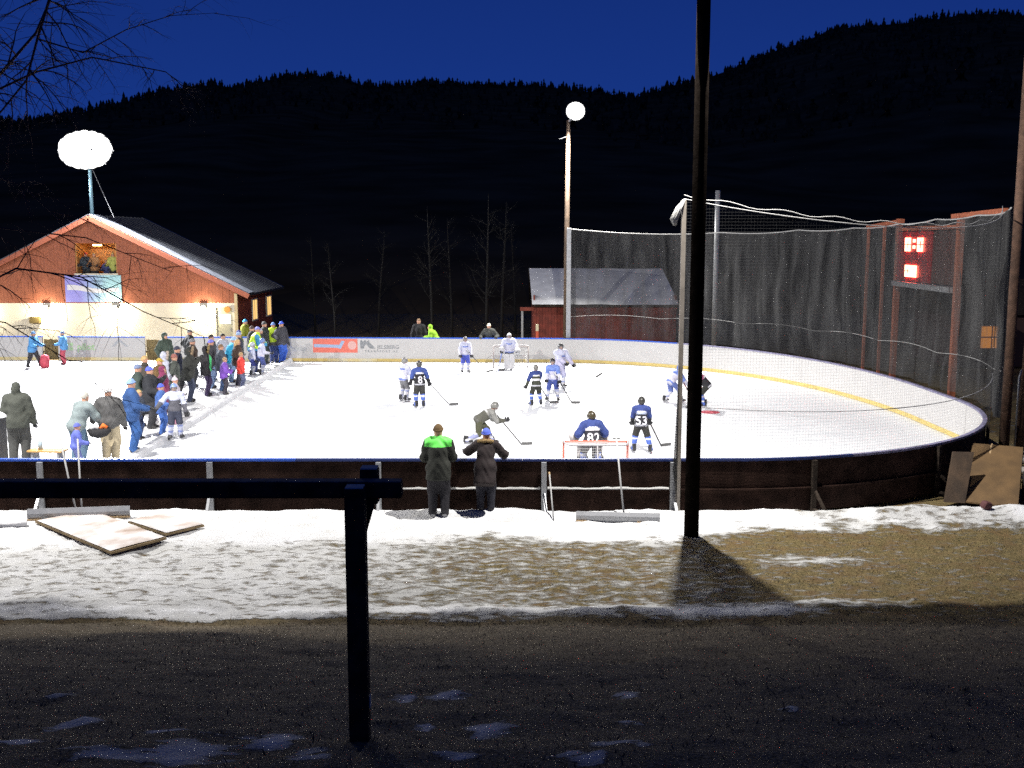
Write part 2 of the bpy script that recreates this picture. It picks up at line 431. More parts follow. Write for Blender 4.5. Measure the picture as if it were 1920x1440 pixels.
# ice sheet
M_ICE = bpy.data.materials.new('ice'); M_ICE.use_nodes = True
nt = M_ICE.node_tree; bs = nt.nodes['Principled BSDF']; N = nt.nodes.new; L = nt.links.new; tc = N('ShaderNodeTexCoord')
mpp = N('ShaderNodeMapping'); mpp.inputs['Scale'].default_value = (.7, 1.6, 1); L(tc.outputs['Object'], mpp.inputs['Vector'])
L(ramp(noise(1.2, 8, mpp.outputs[0], .7), [(.3, (.74, .76, .78)), (.6, (.86, .87, .88))]), bs.inputs['Base Color'])
L(ramp(noise(4, 5), [(.3, (.3, .3, .3)), (.7, (.6, .6, .6))]), bs.inputs['Roughness'])
bs.inputs['Specular IOR Level'].default_value = .3
iv = [(x, y, 0) for x, y in RP]; 
ice = mesh_obj('ice', iv, [tuple(range(len(iv)))], M_ICE); tag(ice, kind='structure')
bm = bmesh.new(); bm.from_mesh(ice.data); bmesh.ops.triangulate(bm, faces=bm.faces); bmesh.ops.recalc_face_normals(bm, faces=bm.faces)
for f in bm.faces:
    if f.normal.z < 0: f.normal_flip()
bm.to_mesh(ice.data); bm.free()
def disc(x, y, r, zz, n=32, r2=0):
    if r2: 
        v = [(x+q*math.cos(2*math.pi*k/n), y+q*math.sin(2*math.pi*k/n), zz) for q in (r, r2) for k in range(n)]
        return v, [(k, (k+1) % n, n+(k+1) % n, n+k) for k in range(n)]
    return [(x+r*math.cos(2*math.pi*k/n), y+r*math.sin(2*math.pi*k/n), zz) for k in range(n)], [tuple(range(n))]
tag(mesh_obj('faceoff_spot_marking', *disc(6.1, 32.2, .32, .004), mat('ice_red', (.62, .10, .13), .5)), kind='structure')

boards = empty('rink_boards', (0, NEAR_Y, 0), 0, 'white rink boards with blue top rail curving round the whole ice', 'rink boards')
boards.location = (0, 0, 0)
BH = 1.02
GAPS = [(s_far(-15.35), s_far(-16.15)), (s_far(-20.05), s_far(-20.75))]
cuts = [0.0]
while cuts[-1] < RLEN-2.2: cuts.append(cuts[-1]+2.2)
cuts.append(RLEN)
for a, b in GAPS:
    cuts = [c for c in cuts if not (a-.5 < c < b+.5)] + [a, b]
cuts = sorted(cuts)
for i in range(len(cuts)-1):
    a, b = cuts[i], cuts[i+1]
    if any(abs(a-g0) < .01 for g0, g1 in GAPS): continue
    curved = s_near(4) < (a+b)/2 < s_far(.5)
    st = .3 if curved else 3
    d = rnd.uniform(0, .006)
    v, f, m = sweep(a, b, [(0+d, .0), (.06, .0), (.06, BH), (0+d, BH)], st, [1, 1, 1, 0])
    o = mesh_obj('board_panel', v, f, [M_WHITE, M_DARKPLY], boards, m)
    v, f, m = sweep(a+.002, b-.002, [(-.012, BH), (.085, BH), (.085, BH+.045), (-.012, BH+.045)], st)
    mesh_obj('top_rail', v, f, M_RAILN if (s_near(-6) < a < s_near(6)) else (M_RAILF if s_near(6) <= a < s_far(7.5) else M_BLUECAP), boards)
    if a > s_near(4):
        xm = rp((a+b)/2)[0]; far = a > s_far(1)
        faded = far and (xm < -9.2 or (-8 < xm < -5.2))
        v, f, m = sweep(a+.004, b-.004, [(-.014, .012), (.004, .012), (.004, .14), (-.014, .14)], st)
        mesh_obj('kick_strip', v, f, M_YFADED if faded else M_YELLOW, boards)
# outside of the near boards: posts with foot braces and a snowy ledge
POSTX = [-12.45, -9.15, -5.86, -2.59, .62, 3.12]
def board_post(s, bright=True):
    x, y, nx_, ny_ = rp(s); tx, ty = -ny_, nx_
    mb = MB()
    def P(o, t, zz): return (x+nx_*o+tx*t, y+ny_*o+ty*t, zz)
    mb.bar(P(.125, 0, -.05), P(.125, 0, BH-.01), .10, .07, up=(nx_, ny_, 0))
    mb.bar(P(.19, 0, .40), P(.62, .04, .02), .05, .05)
    mb.bar(P(.10, 0, .03), P(.64, .04, .03), .07, .04)
    return mb.build('post', M_METAL if bright else M_DARKWOOD, boards)
for x_ in POSTX: board_post(s_near(x_))
for s in np.arange(s_near(5.91), s_far(-30), 3.3): board_post(s, False)
lp = sorted([s_near(x_) for x_ in POSTX]) + [s_near(5.91), s_near(5.91)+3.3]
for a, b in zip(lp[:-1], lp[1:]):
    dim = a > s_near(3)
    v, f, m = sweep(a+.06, b-.06, [(.062, .44), (.135, .44), (.135, .475), (.062, .475)], .4)
    mesh_obj('ledge', v, f, M_DARKPLY, boards)
    if not dim:
        n_ = 26; V = []; F = []
        for k_ in range(n_+1):
            x, y, nx_, ny_ = rp(a+.07+(b-a-.14)*k_/n_); hh = .012+.022*rnd.random()*(1 if not dim else .5)
            for o_, z_ in ((.064, .476), (.139, .474), (.128, .476+hh*.8), (.064, .476+hh*1.2)): V.append((x+nx_*o_, y+ny_*o_, z_))
        for k_ in range(n_):
            for q in range(4): F.append((k_*4+q, k_*4+(q+1) % 4, k_*4+4+(q+1) % 4, k_*4+4+q))
        mesh_obj('ledge_snow', V, F, mat('ledge_frost', (.36, .36, .35), .9, bump=.5, bscale=20), boards, smooth=True)

# printed adverts on the far boards
def text_mesh(txt, size, extrude=.0, bold=0.0, xscale=1.0, align='LEFT', space=1.0):
    c = bpy.data.curves.new('text', 'FONT'); c.body = txt; c.size = size; c.extrude = extrude; c.offset = bold; c.align_x = align; c.resolution_u = 3; c.space_character = space
    o = bpy.data.objects.new('text', c); COL.objects.link(o)
    bpy.context.view_layer.update()
    me = bpy.data.meshes.new_from_object(o.evaluated_get(bpy.context.evaluated_depsgraph_get()))
    bpy.data.objects.remove(o); bpy.data.curves.remove(c)
    if xscale != 1: me.transform(Matrix.Diagonal((xscale, 1, 1, 1)))
    return me
def on_board(name, me, x, zz, material, off=.004, parent=None):
    me.materials.clear(); me.materials.append(material)
    return link(name, me, parent or boards, (x, far_y(x)-off, zz), (R(90), 0, -math.atan(.042)))
def panel_ad(name, x0, x1, z0, z1, material, off=.003, poly=None):
    x = x0
    poly = poly or [(0, 0), (x1-x0, 0), (x1-x0, z1-z0), (0, z1-z0)]
    me = bpy.data.meshes.new(name); me.from_pydata([(p[0], p[1], 0) for p in poly], [], [tuple(range(len(poly)))])
    return on_board(name, me, x0, z0, material, off)
G_INK = mat('ink_grey', (.20, .21, .22), .6); G_INK2 = mat('ink_pale', (.42, .44, .46), .6)
on_board('advert_lettering', text_mesh('nskap', .34, 0, .004), -9.75, .47, G_INK2)
panel_ad('advert_sheet', -8.70, -6.74, .40, 1.0, mat('ink_red', (.72, .17, .12), .6), .004)
M_PALEB = mat('ink_blue_pale', (.36, .48, .68), .6)
panel_ad('advert_band', -8.66, -7.3, .56, .99, M_PALEB, .007, [(0, .07), (1.0, .05), (1.18, .0), (1.36, .34), (1.22, .36), (1.12, .18), (0, .21)])
me = bpy.data.meshes.new('advert_seal'); v, f = disc(0, 0, .19, 0, 24); me.from_pydata(v, [], f); on_board('advert_seal', me, -6.98, .72, mat('ink_pink', (.76, .46, .42), .6), .007)
panel_ad('advert_mark', -6.62, -5.95, .58, 1.0, G_INK, .004, [(0, 0), (.17, 0), (.17, .10), (.26, .20), (.42, 0), (.66, 0), (.40, .28), (.38, .38), (.28, .30), (.22, .38), (.12, .30), (.05, .38), (0, .34)])
on_board('advert_lettering', text_mesh('JELSBERG', .235, 0, .003), -5.88, .57, G_INK)
on_board('advert_lettering', text_mesh('T R A N S P O R T   A S', .135, 0, .002, 1.05), -6.42, .415, G_INK)
M_PGREEN = mat('ink_green', (.42, .62, .34), .6)
on_board('advert_lettering', text_mesh('pilot', .44, 0, .008), -19.2, .46, M_PGREEN)
for dx, dz in ((0, 0), (.19, 0), (0, .19), (.19, .19)): panel_ad('advert_square', -19.72+dx, -19.72+dx+.15, .44+dz, .44+dz+.15, M_PGREEN, .004)
panel_ad('advert_mountain', -17.65, -16.9, .62, .98, G_INK2, .004, [(0, 0), (.34, .36), (.75, 0), (.62, 0), (.36, .22), (.14, 0)])

# loose plank gates standing in the two openings of the far boards
M_GATE = mat('gate_timber', (.12, .085, .03), .8, var=.35, vscale=9)
for k_, (xa, xb, lab) in enumerate(((-16.12, -15.38, 'low olive brown gate in the boards behind the dark hooded man'), (-20.72, -20.08, 'olive brown plank gate in the boards between the two blue jackets'))):
    g_ = empty('board_gate', ((xa+xb)/2, far_y((xa+xb)/2)+.12, 0), 0, lab, 'gate', 'plank gates in the far boards')
    w = xb-xa
    for q in range(5):
        MB().box(-w/2+q*w/5+.004, -w/2+(q+1)*w/5-.004, -.02, .02+rnd.uniform(0, .008), .02, .92+rnd.uniform(-.02, .02)).build('plank', M_GATE, g_)
    for zz in (.25, .7): MB().box(-w/2+.03, w/2-.03, .03, .06, zz, zz+.09).build('rail', M_GATE, g_)

# ------------------------------------------------------------------ low divider across the ice
div = empty('ice_divider', (-9.4, 33, 0), 0, 'long low white foam divider lying across the ice before the crowd', 'divider'); div.location = (0, 0, 0)
ya = 20.9
while ya < 45.6:
    yb = min(ya+2.45, 45.75); x0 = -9.05-.64*(ya-20.9)/25; x1 = -9.05-.64*(yb-20.9)/25
    mb = MB(); j = rnd.uniform(-.02, .02)
    prof = [(-.10, 0), (.10, 0), (.10, .11), (.06, .16), (-.06, .16), (-.10, .11)]
    V = [(x0+j+a, ya+.01, b) for a, b in prof]+[(x1+j+a, yb-.01, b) for a, b in prof]
    mb.add(V, [tuple(range(6)), tuple(range(11, 5, -1))]+[(q, q+6, (q+1) % 6+6, (q+1) % 6) for q in range(6)])
    mb.build('foam_block', mat('foam_white', (.72, .73, .75), .8, var=.1, vscale=3), div); ya = yb

# ------------------------------------------------------------------ floodlights
def area(parent, loc, direction, power, size, col=(1, .965, .92), spread=180):
    d = bpy.data.lights.new('floodlight_beam', 'AREA'); d.energy = power; d.size = size; d.color = col; d.spread = R(spread)
    o = bpy.data.objects.new('floodlight_beam', d); COL.objects.link(o)
    o.rotation_euler = Vector(direction).to_track_quat('-Z', 'Y').to_euler(); o.location = loc
    o.parent = parent
    return o
def head(parent, c, direction, w, h, depth=.22, round_=False, lens=True):
    """lamp housing, open at the front, with a bright lens"""
    d = Vector(direction).normalized(); x = d.cross(Vector((0, 0, 1))).normalized(); y = x.cross(d).normalized(); c = Vector(c)
    n = 20 if round_ else 4
    def ring(off, sc_):
        if round_: return [c+d*off+x*(w/2*sc_*math.cos(2*math.pi*k/n))+y*(h/2*sc_*math.sin(2*math.pi*k/n)) for k in range(n)]
        return [c+d*off+x*(w/2*sc_*a)+y*(h/2*sc_*b) for a, b in ((-1, -1), (1, -1), (1, 1), (-1, 1))]
    V = ring(-depth, .55)+ring(0, 1)+ring(0, .93)+ring(-.03, .9)
    F = [tuple(range(n-1, -1, -1))]
    for r_ in range(3):
        for k in range(n): F.append((r_*n+k, r_*n+(k+1) % n, (r_+1)*n+(k+1) % n, (r_+1)*n+k))
    F.append(tuple(range(3*n, 4*n)))
    hs = mesh_obj('lamp_head', V, F, M_HOUSING, parent)
    lv = ring(-.012, .9); mesh_obj('lens', lv, [tuple(range(n))], M_LENS, hs)
    return hs

# roof cluster on the left (mast on the ridge; extra overlapping heads build the glare)
RX, RY = -19.82, 50.45
lampL = empty('floodlight_mast', (RX, RY, 6.3), 0, 'dazzling cluster of floodlights on a pale mast above the barn ridge', 'floodlight', 'rink floodlights')
MB().tube([(0, 0, -.1), (0, 0, 3.75)], [.085, .075], 10).build('mast', mat('mast_blue', (.30, .52, .62), .5, var=.1), lampL, True)
for zz_, hw in ((2.52, .8), (3.12, 1.2), (3.72, .8)): MB().bar((-hw, -.05, zz_), (hw, -.05, zz_), .07).build('crossarm', M_METAL, lampL)
MB().tube([(.07, 0, 2.4), (.9, .3, .05)], .012, 5).build('stay', M_METAL, lampL)
dl = Vector((18, -20, -9.3)).normalized()
GLARE_HEADS = [(0, 3.12)]+[(.80*math.cos(a), 3.12+.44*math.sin(a)) for a in np.linspace(0, 2*math.pi, 17)[:-1]]
for i, (dx, dz) in enumerate(GLARE_HEADS):
    head(lampL, (dx, -.34-.035*(i % 3)-.004*i, dz), dl + Vector((.10*(dx), 0, 0)), .98, .98, .3, True)
for dx in (-.7, .7): area(lampL, (dx, -.75, 3.1), Vector((.40+.14*dx, -.36, -.84)), P_ROOF, .45, (.97, .97, 1), 112)

# far pole behind the boards
FX, FY = 2.45, 47.7
lampF = empty('floodlight_pole', (FX, FY, 0), 0, 'tall far floodlight pole with one round glowing lamp', 'floodlight', 'rink floodlights')
MB().tube([(0, 0, 0), (.0, 0, 5.5), (.04, 0, 10.5)], [.13, .115, .085], 12).build('pole', mat('pole_pale', (.105, .070, .045), .7, var=.25, vscale=5, bump=.2), lampF, True)
MB().bar((0, -.02, 10.4), (.36, -.25, 10.75), .07).build('bracket', M_METAL, lampF)
MB().bar((-.34, -.02, 9.7), (.02, -.02, 9.82), .04).build('side_arm', M_METAL, lampF)
df = Vector((-2, -20, -10)).normalized()
head(lampF, (.33, -.32, 10.86), df, .86, .86, .34, True)
area(lampF, (.30, -.62, 10.70), Vector((-.10, -.43, -.90)), P_FAR, .4, (1, .97, .92), 112)

# near pole in front of the boards; its hood cuts the light off just behind the pole
def near_lamp(x, y, label, power, pole_mat, hz=10.7, rad=.125, aim=(0, .80, -1), lean=0.0, cut=.385, tilt=0.0):
    t = empty('floodlight_pole', (x, y, gz(x, y)-.1), 0, label, 'floodlight', 'rink floodlights')
    z0 = t.location.z
    MB().tube([(0, 0, 0), (lean*.5, 0, 4.5), (lean, 0, hz-z0+.5)], [rad*1.06, rad, rad*.92], 18).build('pole', pole_mat, t, True)
    zz = hz-z0
    MB().bar((lean, 0, zz+.35), (lean, .5, zz+.25), .08).build('bracket', M_METAL, t)
    c = Vector((lean, .52, zz))
    area(t, c, aim, power, .035)
    # hood: a back plate hanging behind the lamp, its lower lip sets the cut-off on the ground
    h = MB(); yb = .20 if rad < .01 else .16
    h.bar((lean-.45, .195-tilt*.45, zz+.15-.15/cut), (lean+.45, .195+tilt*.45, zz+.15-.15/cut), .03, .30+.30/cut)
    h.box(lean-.45, lean+.45, .21, .80, zz+.27, zz+.30)
    hd = h.build('lamp_hood', M_HOUSING, t)
    return t
near_lamp(3.22, 18.42, 'dark tarred wooden pole in front of the near boards, running out of the picture', P_NEAR, M_TARWOOD, cut=.385, tilt=.06)
for px_, lb_ in ((-12.6, 'wooden floodlight pole on the near side just outside the left picture edge'), (-27.0, 'wooden floodlight pole on the near side far outside the left picture edge')):
    near_lamp(px_, 18.6, lb_, P_NEARL, M_POLEWOOD)

# ------------------------------------------------------------------ barn with the clubroom (left)
BX, BY = -19.82, 50.4           # ridge position and front wall plane
APEX, SL, HALF = 6.33, .497, 6.67
def roof_z(x): return APEX - SL*abs(x-BX)
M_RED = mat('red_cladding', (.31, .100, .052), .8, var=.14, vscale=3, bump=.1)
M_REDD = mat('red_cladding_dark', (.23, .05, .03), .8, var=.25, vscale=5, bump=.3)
M_CREAM = mat('cream_render', (.84, .80, .67), .8, var=.06, vscale=2)
M_ROOF = mat('roof_frosted_metal', (.030, .033, .038), .5, var=.25, vscale=1.2)
barn = empty('barn', (BX, BY, 0), 0, 'red gabled clubhouse with cream lower wall and blue banner beside the rink', 'building')
barn.location = (0, 0, 0)
LEN = 7.3
wl, wr = BX-HALF, BX+HALF
# cladding boards of the gable, each running from the cream wall up to the rafters, with an opening for the balcony
OX0, OX1, OZ0, OZ1 = -20.66, -18.80, 3.70, 5.12
mb = MB(); x = wl; pw = .165
while x < wr-.02:
    xa, xb = x+.0025, min(x+pw-.0025, wr); d = rnd.uniform(0, .008); y0, y1 = BY-.02-d, BY+.02
    def plank(z0, za, zb):
        mb.prism([(xa, z0), (xb, z0), (xb, zb), (xa, za)], 'y', y0, y1)
    za, zb = roof_z(xa)-.08, roof_z(xb)-.08
    if min(za, zb) > 2.33:
        if xb > OX0 and xa < OX1:
            plank(2.30, OZ0, OZ0)
            if min(za, zb) > OZ1: plank(OZ1, za, zb)
        else: plank(2.30, za, zb)
    x += pw
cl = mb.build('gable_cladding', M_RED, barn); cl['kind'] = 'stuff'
mb = MB(); mb.box(wl, -14.14, BY-.0, BY+.2, 0, 2.29); mb.box(-13.36, wr, BY, BY+.2, 0, 2.29); mb.box(-14.14, -13.36, BY, BY+.2, 2.08, 2.29)
mb.build('front_wall', M_CREAM, barn)
mb = MB(); y = BY+.2
while y < BY+LEN-.1:
    w = .16; dd = rnd.uniform(0, .012)
    if any(y+w > a and y < b for a, b in ((53.35, 54.45), (56.5, 57.6))):
        mb.box(wr-.03, wr+.01+dd, y+.003, y+w-.003, 0, 1.2); mb.box(wr-.03, wr+.01+dd, y+.003, y+w-.003, 2.32, roof_z(wr)-.06)
    else: mb.box(wr-.03, wr+.01+dd, y+.003, y+w-.003, 0, roof_z(wr)-.06)
    y += w
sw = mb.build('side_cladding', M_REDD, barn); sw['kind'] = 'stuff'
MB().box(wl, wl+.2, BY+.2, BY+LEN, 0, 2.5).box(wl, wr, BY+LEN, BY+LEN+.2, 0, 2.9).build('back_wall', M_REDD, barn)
M_WARMPANE = mat('lit_window_pane', (.8, .6, .3), .4, emit=(1, .62, .20), estr=1.1)
M_TRIMW = mat('white_trim', (.7, .66, .56), .6)
for ya, yb in ((53.4, 54.4), (56.55, 57.55)):
    f = MB().box(wr-.02, wr+.05, ya-.05, ya+.04, 1.2, 2.32).box(wr-.02, wr+.05, yb-.04, yb+.05, 1.2, 2.32).box(wr-.02, wr+.05, ya+.04, yb-.04, 1.2, 1.27).box(wr-.02, wr+.05, ya+.04, yb-.04, 2.25, 2.32).box(wr-.01, wr+.03, (ya+yb)/2-.02, (ya+yb)/2+.02, 1.27, 2.25).build('window', M_TRIMW, barn)
    MB().box(wr-.02, wr+.005, ya+.03, yb-.03, 1.25, 2.27).build('pane', M_WARMPANE, f)
# corner board and roof
MB().box(wr-.08, wr+.06, BY-.06, BY+.06, 0, 2.75).build('corner_board', mat('pale_corner', (.66, .55, .33), .7), barn)
OV = .72
for sgn in (-1, 1):
    ex = BX+sgn*(HALF+OV); ez = roof_z(ex)
    v = [(BX, BY-.45, APEX), (ex, BY-.45, ez), (ex, BY+LEN+.06, ez), (BX, BY+LEN+.06, APEX)]
    v += [(a, b, c+.10) for a, b, c in v]
    rf = mesh_obj('roof', v, [(0, 1, 2, 3), (7, 6, 5, 4), (0, 4, 5, 1), (1, 5, 6, 2), (2, 6, 7, 3), (3, 7, 4, 0)], M_ROOF, barn)
    mb = MB()
    for q in range(1, 14):       # standing seams
        t = q/14; yy = BY-.45+(LEN+.5)*t
        mb.bar((BX, yy, APEX+.115), (ex, yy, ez+.115), .03, .04)
    mb.build('roof_seam', M_ROOF, rf)
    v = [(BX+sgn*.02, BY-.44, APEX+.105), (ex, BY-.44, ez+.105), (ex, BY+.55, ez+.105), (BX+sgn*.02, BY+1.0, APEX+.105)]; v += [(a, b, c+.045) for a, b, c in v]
    mesh_obj('lit_edge_strip', v, [(0, 1, 2, 3), (7, 6, 5, 4), (0, 4, 5, 1), (1, 5, 6, 2), (2, 6, 7, 3), (3, 7, 4, 0)], mat('roof_lit_edge', (.09, .10, .12), .8, var=.3, vscale=2), rf)  # pale strip paints the lamplit front edge onto the dark roof
    MB().bar((BX, BY-.47, APEX-.03), (ex, BY-.47, ez-.03), .05, .22).build('barge_board', mat('barge_red', (.42, .12, .06), .6), barn)
# balcony opening: recess, rail, warm lamp
ZF = OZ0-.55
mb = MB().box(OX0-.05, OX1+.05, BY+1.6, BY+1.65, ZF-.1, OZ1+.1).box(OX0-.05, OX0, BY+.03, BY+1.6, ZF-.1, OZ1+.1).box(OX1, OX1+.05, BY+.03, BY+1.6, ZF-.1, OZ1+.1).box(OX0, OX1, BY+.03, BY+1.6, ZF-.1, ZF-.02).box(OX0, OX1, BY+.03, BY+1.6, OZ1+.02, OZ1+.1)
mb.build('balcony_recess', mat('pine_panel', (.50, .24, .07), .6, var=.15, vscale=4), barn)
MB().box(OX0-.1, OX1+.1, BY-.09, BY+.06, OZ0-.07, OZ0+.0).build('balcony_sill', M_TRIMW, barn)
lb = MB().box(-20.15, -19.75, BY+.75, BY+.85, OZ1-.12, OZ1-.06).build('balcony_lamp', mat('warm_bulb', (1, .8, .5), .4, emit=(1, .56, .18), estr=36), barn)
# banner with a wavy pale band
def grad_mat():
    m = bpy.data.materials.new('banner_print'); m.use_nodes = True; nt = m.node_tree; b = nt.nodes['Principled BSDF']; b.inputs['Roughness'].default_value = .5
    tcn = nt.nodes.new('ShaderNodeTexCoord'); sp = nt.nodes.new('ShaderNodeSeparateXYZ'); r = nt.nodes.new('ShaderNodeValToRGB')
    nt.links.new(tcn.outputs['Generated'], sp.inputs[0]); nt.links.new(sp.outputs['X'], r.inputs[0]); nt.links.new(r.outputs[0], b.inputs['Base Color'])
    r.color_ramp.elements[0].position = .25; r.color_ramp.elements[0].color = (.30, .30, .80, 1); r.color_ramp.elements[1].position = .75; r.color_ramp.elements[1].color = (.40, .70, .80, 1)
    return m
bn = MB().box(-21.24, -18.57, BY-.075, BY-.055, 2.34, 3.62).build('banner', grad_mat(), barn)
vs = []; fs = []
for i in range(15):
    t = i/14; x = -21.14+2.46*t; zc = 2.95+.10*math.sin(t*5.2+1.2)*(1-t*.4); h = .13*(1-.35*t)
    vs += [(x, BY-.079, zc-h), (x, BY-.079, zc+h)]
for i in range(14): fs.append((2*i, 2*i+2, 2*i+3, 2*i+1))
mesh_obj('banner_band', vs, fs, mat('banner_pale', (.74, .76, .84), .5), bn)
# door with a lit notice
dr = MB().box(-14.13, -13.37, BY+.05, BY+.10, 0.02, 2.07).build('door', mat('door_grey', (.42, .42, .33), .5), barn)
MB().box(-13.48, -13.44, BY+.01, BY+.05, .95, 1.1).build('handle', M_METAL, dr)
MB().box(-13.96, -13.45, BY+.02, BY+.05, 1.30, 1.74).build('door_window', mat('door_light', (1, 1, .9), .4, emit=(1, .97, .82), estr=1.6), dr)
MB().box(-22.98, -22.49, BY-.22, BY, 1.36, 1.64).build('wall_box', mat('brown_box', (.16, .12, .04), .6), barn)
sg = MB().tube([(-13.57, BY-.03, 1.99), (-13.57, BY-.10, 1.99)], .15, 16).build('round_sign', mat('orange_sign', (.75, .33, .06), .5), barn)
# wall lamps under the boards
for k_, x in enumerate((-22.2, -18.9, -14.7, -25.4)):
    w = MB().box(x-.11, x+.11, BY-.16, BY-.001, 2.02, 2.2).build('wall_lamp', M_HOUSING, barn)
    MB().box(x-.09, x+.09, BY-.15, BY-.03, 1.985, 2.018).build('lamp_glass', mat('wall_bulb', (1, .95, .8), .4, emit=(1, .88, .62), estr=12), w)
    d = bpy.data.lights.new('wall_light', 'POINT'); d.energy = 200; d.color = (1, .86, .60); d.shadow_soft_size = .06
    o = bpy.data.objects.new('wall_light', d); COL.objects.link(o); o.location = (x, BY-.32, 1.88); o.parent = w

# ------------------------------------------------------------------ shed behind the far boards
shed = empty('shed', (4.5, 53, 0), 0, 'small red plank shed with snow on its roof behind the far boards', 'shed'); shed.location = (0, 0, 0)
mb = MB(); x = 1.05
while x < 8.0:
    d = rnd.uniform(0, .015); mb.box(x+.004, x+.141, 51.45-d, 51.5, 0, 2.03); x += .145
k = mb.build('plank_wall', mat('shed_red', (.17, .03, .018), .75, var=.3, vscale=4, bump=.3), shed); k['kind'] = 'stuff'
MB().box(1.05, 1.12, 51.5, 57.2, 0, 2.6).box(7.95, 8.02, 51.5, 57.2, 0, 2.6).build('side_wall', M_REDD, shed)
v = [(.98, 51.25, 2.06), (8.1, 51.25, 2.06), (7.75, 54.9, 3.62), (.85, 54.9, 3.66), (7.9, 58.4, 2.0), (.95, 58.4, 2.0)]
v += [(a, b, c+.09) for a, b, c in v]
mesh_obj('roof', v, [(0, 1, 2, 3), (3, 2, 4, 5), (9, 8, 7, 6), (11, 10, 8, 9), (0, 6, 7, 1), (1, 7, 8, 2), (2, 8, 10, 4), (4, 10, 11, 5), (5, 11, 9, 3), (3, 9, 6, 0)], M_DARKWOOD, shed)
V = []; F = []; nn = 40
for j in range(13):
    for i in range(nn+1):
        t = i/nn; u = j/12; x = (.98-.10*u)+(7.1-.22*u)*t; y = 51.22+3.68*u; zz = 2.165+1.57*u
        V.append((x, y, zz+.05+.06*fbm(np.array([x*1.2]), np.array([y]), 3, 4)[0] - (.07 if j == 0 else 0)))
for j in range(12):
    for i in range(nn): a = j*(nn+1)+i; F.append((a, a+1, a+nn+2, a+nn+1))
mesh_obj('roof_snow', V, F, mat('roof_snow', (.80, .81, .82), .8, var=.12, vscale=2, bump=.3, bscale=6), shed, smooth=True)
MB().box(.45, .55, 51.5, 51.6, 0, 1.85).build('porch_post', M_METAL, shed)
MB().box(.4, 1.05, 51.4, 51.7, 1.86, 2.02).build('porch_beam', M_REDD, shed)
mk = empty('marker_post', (1.13, 47.3, 0), 0, 'short orange and white marker post standing before the red shed', 'marker post')
MB().box(-.06, .06, -.04, .04, 0, 1.22).build('post', mat('marker_orange', (.65, .12, .05), .6), mk)
MB().box(-.062, .062, -.042, .042, 1.224, 1.52).build('band', mat('marker_cream', (.75, .68, .45), .6), mk)

# ------------------------------------------------------------------ safety nets
def veil_mat(name, col, alpha):
    m = bpy.data.materials.new(name); m.use_nodes = True; nt = m.node_tree; nt.nodes.clear()
    o = nt.nodes.new('ShaderNodeOutputMaterial'); mx = nt.nodes.new('ShaderNodeMixShader'); tr = nt.nodes.new('ShaderNodeBsdfTransparent'); df_ = nt.nodes.new('ShaderNodeBsdfDiffuse')
    df_.inputs[0].default_value = (*col, 1)
    tcn = nt.nodes.new('ShaderNodeTexCoord'); n = nt.nodes.new('ShaderNodeTexNoise'); n.inputs['Scale'].default_value = 1.0; n.inputs['Detail'].default_value = 6
    mp_ = nt.nodes.new('ShaderNodeMapping'); mp_.inputs['Scale'].default_value = (2.2, 2.2, .32); mp_.inputs['Rotation'].default_value = (.12, .2, 0); nt.links.new(tcn.outputs['Object'], mp_.inputs['Vector']); nt.links.new(mp_.outputs[0], n.inputs['Vector']); r = nt.nodes.new('ShaderNodeMapRange')
    r.inputs['From Min'].default_value = .3; r.inputs['From Max'].default_value = .7; r.inputs['To Min'].default_value = alpha*.45; r.inputs['To Max'].default_value = alpha*1.7
    nt.links.new(n.outputs['Fac'], r.inputs['Value']); nt.links.new(r.outputs[0], mx.inputs[0]); nt.links.new(tr.outputs[0], mx.inputs[1]); nt.links.new(df_.outputs[0], mx.inputs[2])
    nt.links.new(mx.outputs[0], o.inputs[0]); return m
M_VEIL = veil_mat('fine_black_netting', (.075, .075, .075), .44)
netF = empty('safety_net', (8, 44, 0), 0, 'fine dark safety net hanging folded behind the far and right boards', 'net'); netF.location = (0, 0, 0)
SN0 = s_far(2.45); SN1 = s_near(4.14)+9.3   # from the far lamp post back round to the right pole
def net_pt(t):
    s = SN0+(SN1-SN0)*t; x, y, a, b = rp(s); return x+a*.33, y+b*.33, a, b
HANG = [0, .27, .43, .56, .67, .77, .88, 1.0]; HZ = [5.72, 5.55, 5.62, 5.66, 5.75, 5.85, 5.9, 6.0]
def top_z(t, sag=.22):
    i = min(max(int(np.searchsorted(HANG, t, side='right'))-1, 0), len(HANG)-2); u = (t-HANG[i])/(HANG[i+1]-HANG[i])
    return HZ[i]*(1-u)+HZ[i+1]*u - sag*(HANG[i+1]-HANG[i])*9*u*(1-u)
NTX, NTZ = 260, 36; V = []; F = []
for j in range(NTZ+1):
    u = j/NTZ
    for i in range(NTX+1):
        t = i/NTX; x, y, a, b = net_pt(t); zt = top_z(t); zz = 1.08+(zt-1.08)*u
        q = t*150
        fold = .08*math.sin(q*.9+2*math.sin(q*.21)+u*1.5)*(1-.4*u)+.26*(fbm(np.array([t*26+u*2.5]), np.array([u*2.2-t*9]), 3, 8)[0]-.5)
        bel = .16*math.sin(math.pi*u)*math.sin(t*9+1)
        V.append((x+a*(fold+bel), y+b*(fold+bel), zz))
for j in range(NTZ):
    for i in range(NTX): k = j*(NTX+1)+i; F.append((k, k+1, k+NTX+2, k+NTX+1))
mesh_obj('netting', V, F, M_VEIL, netF, smooth=True)
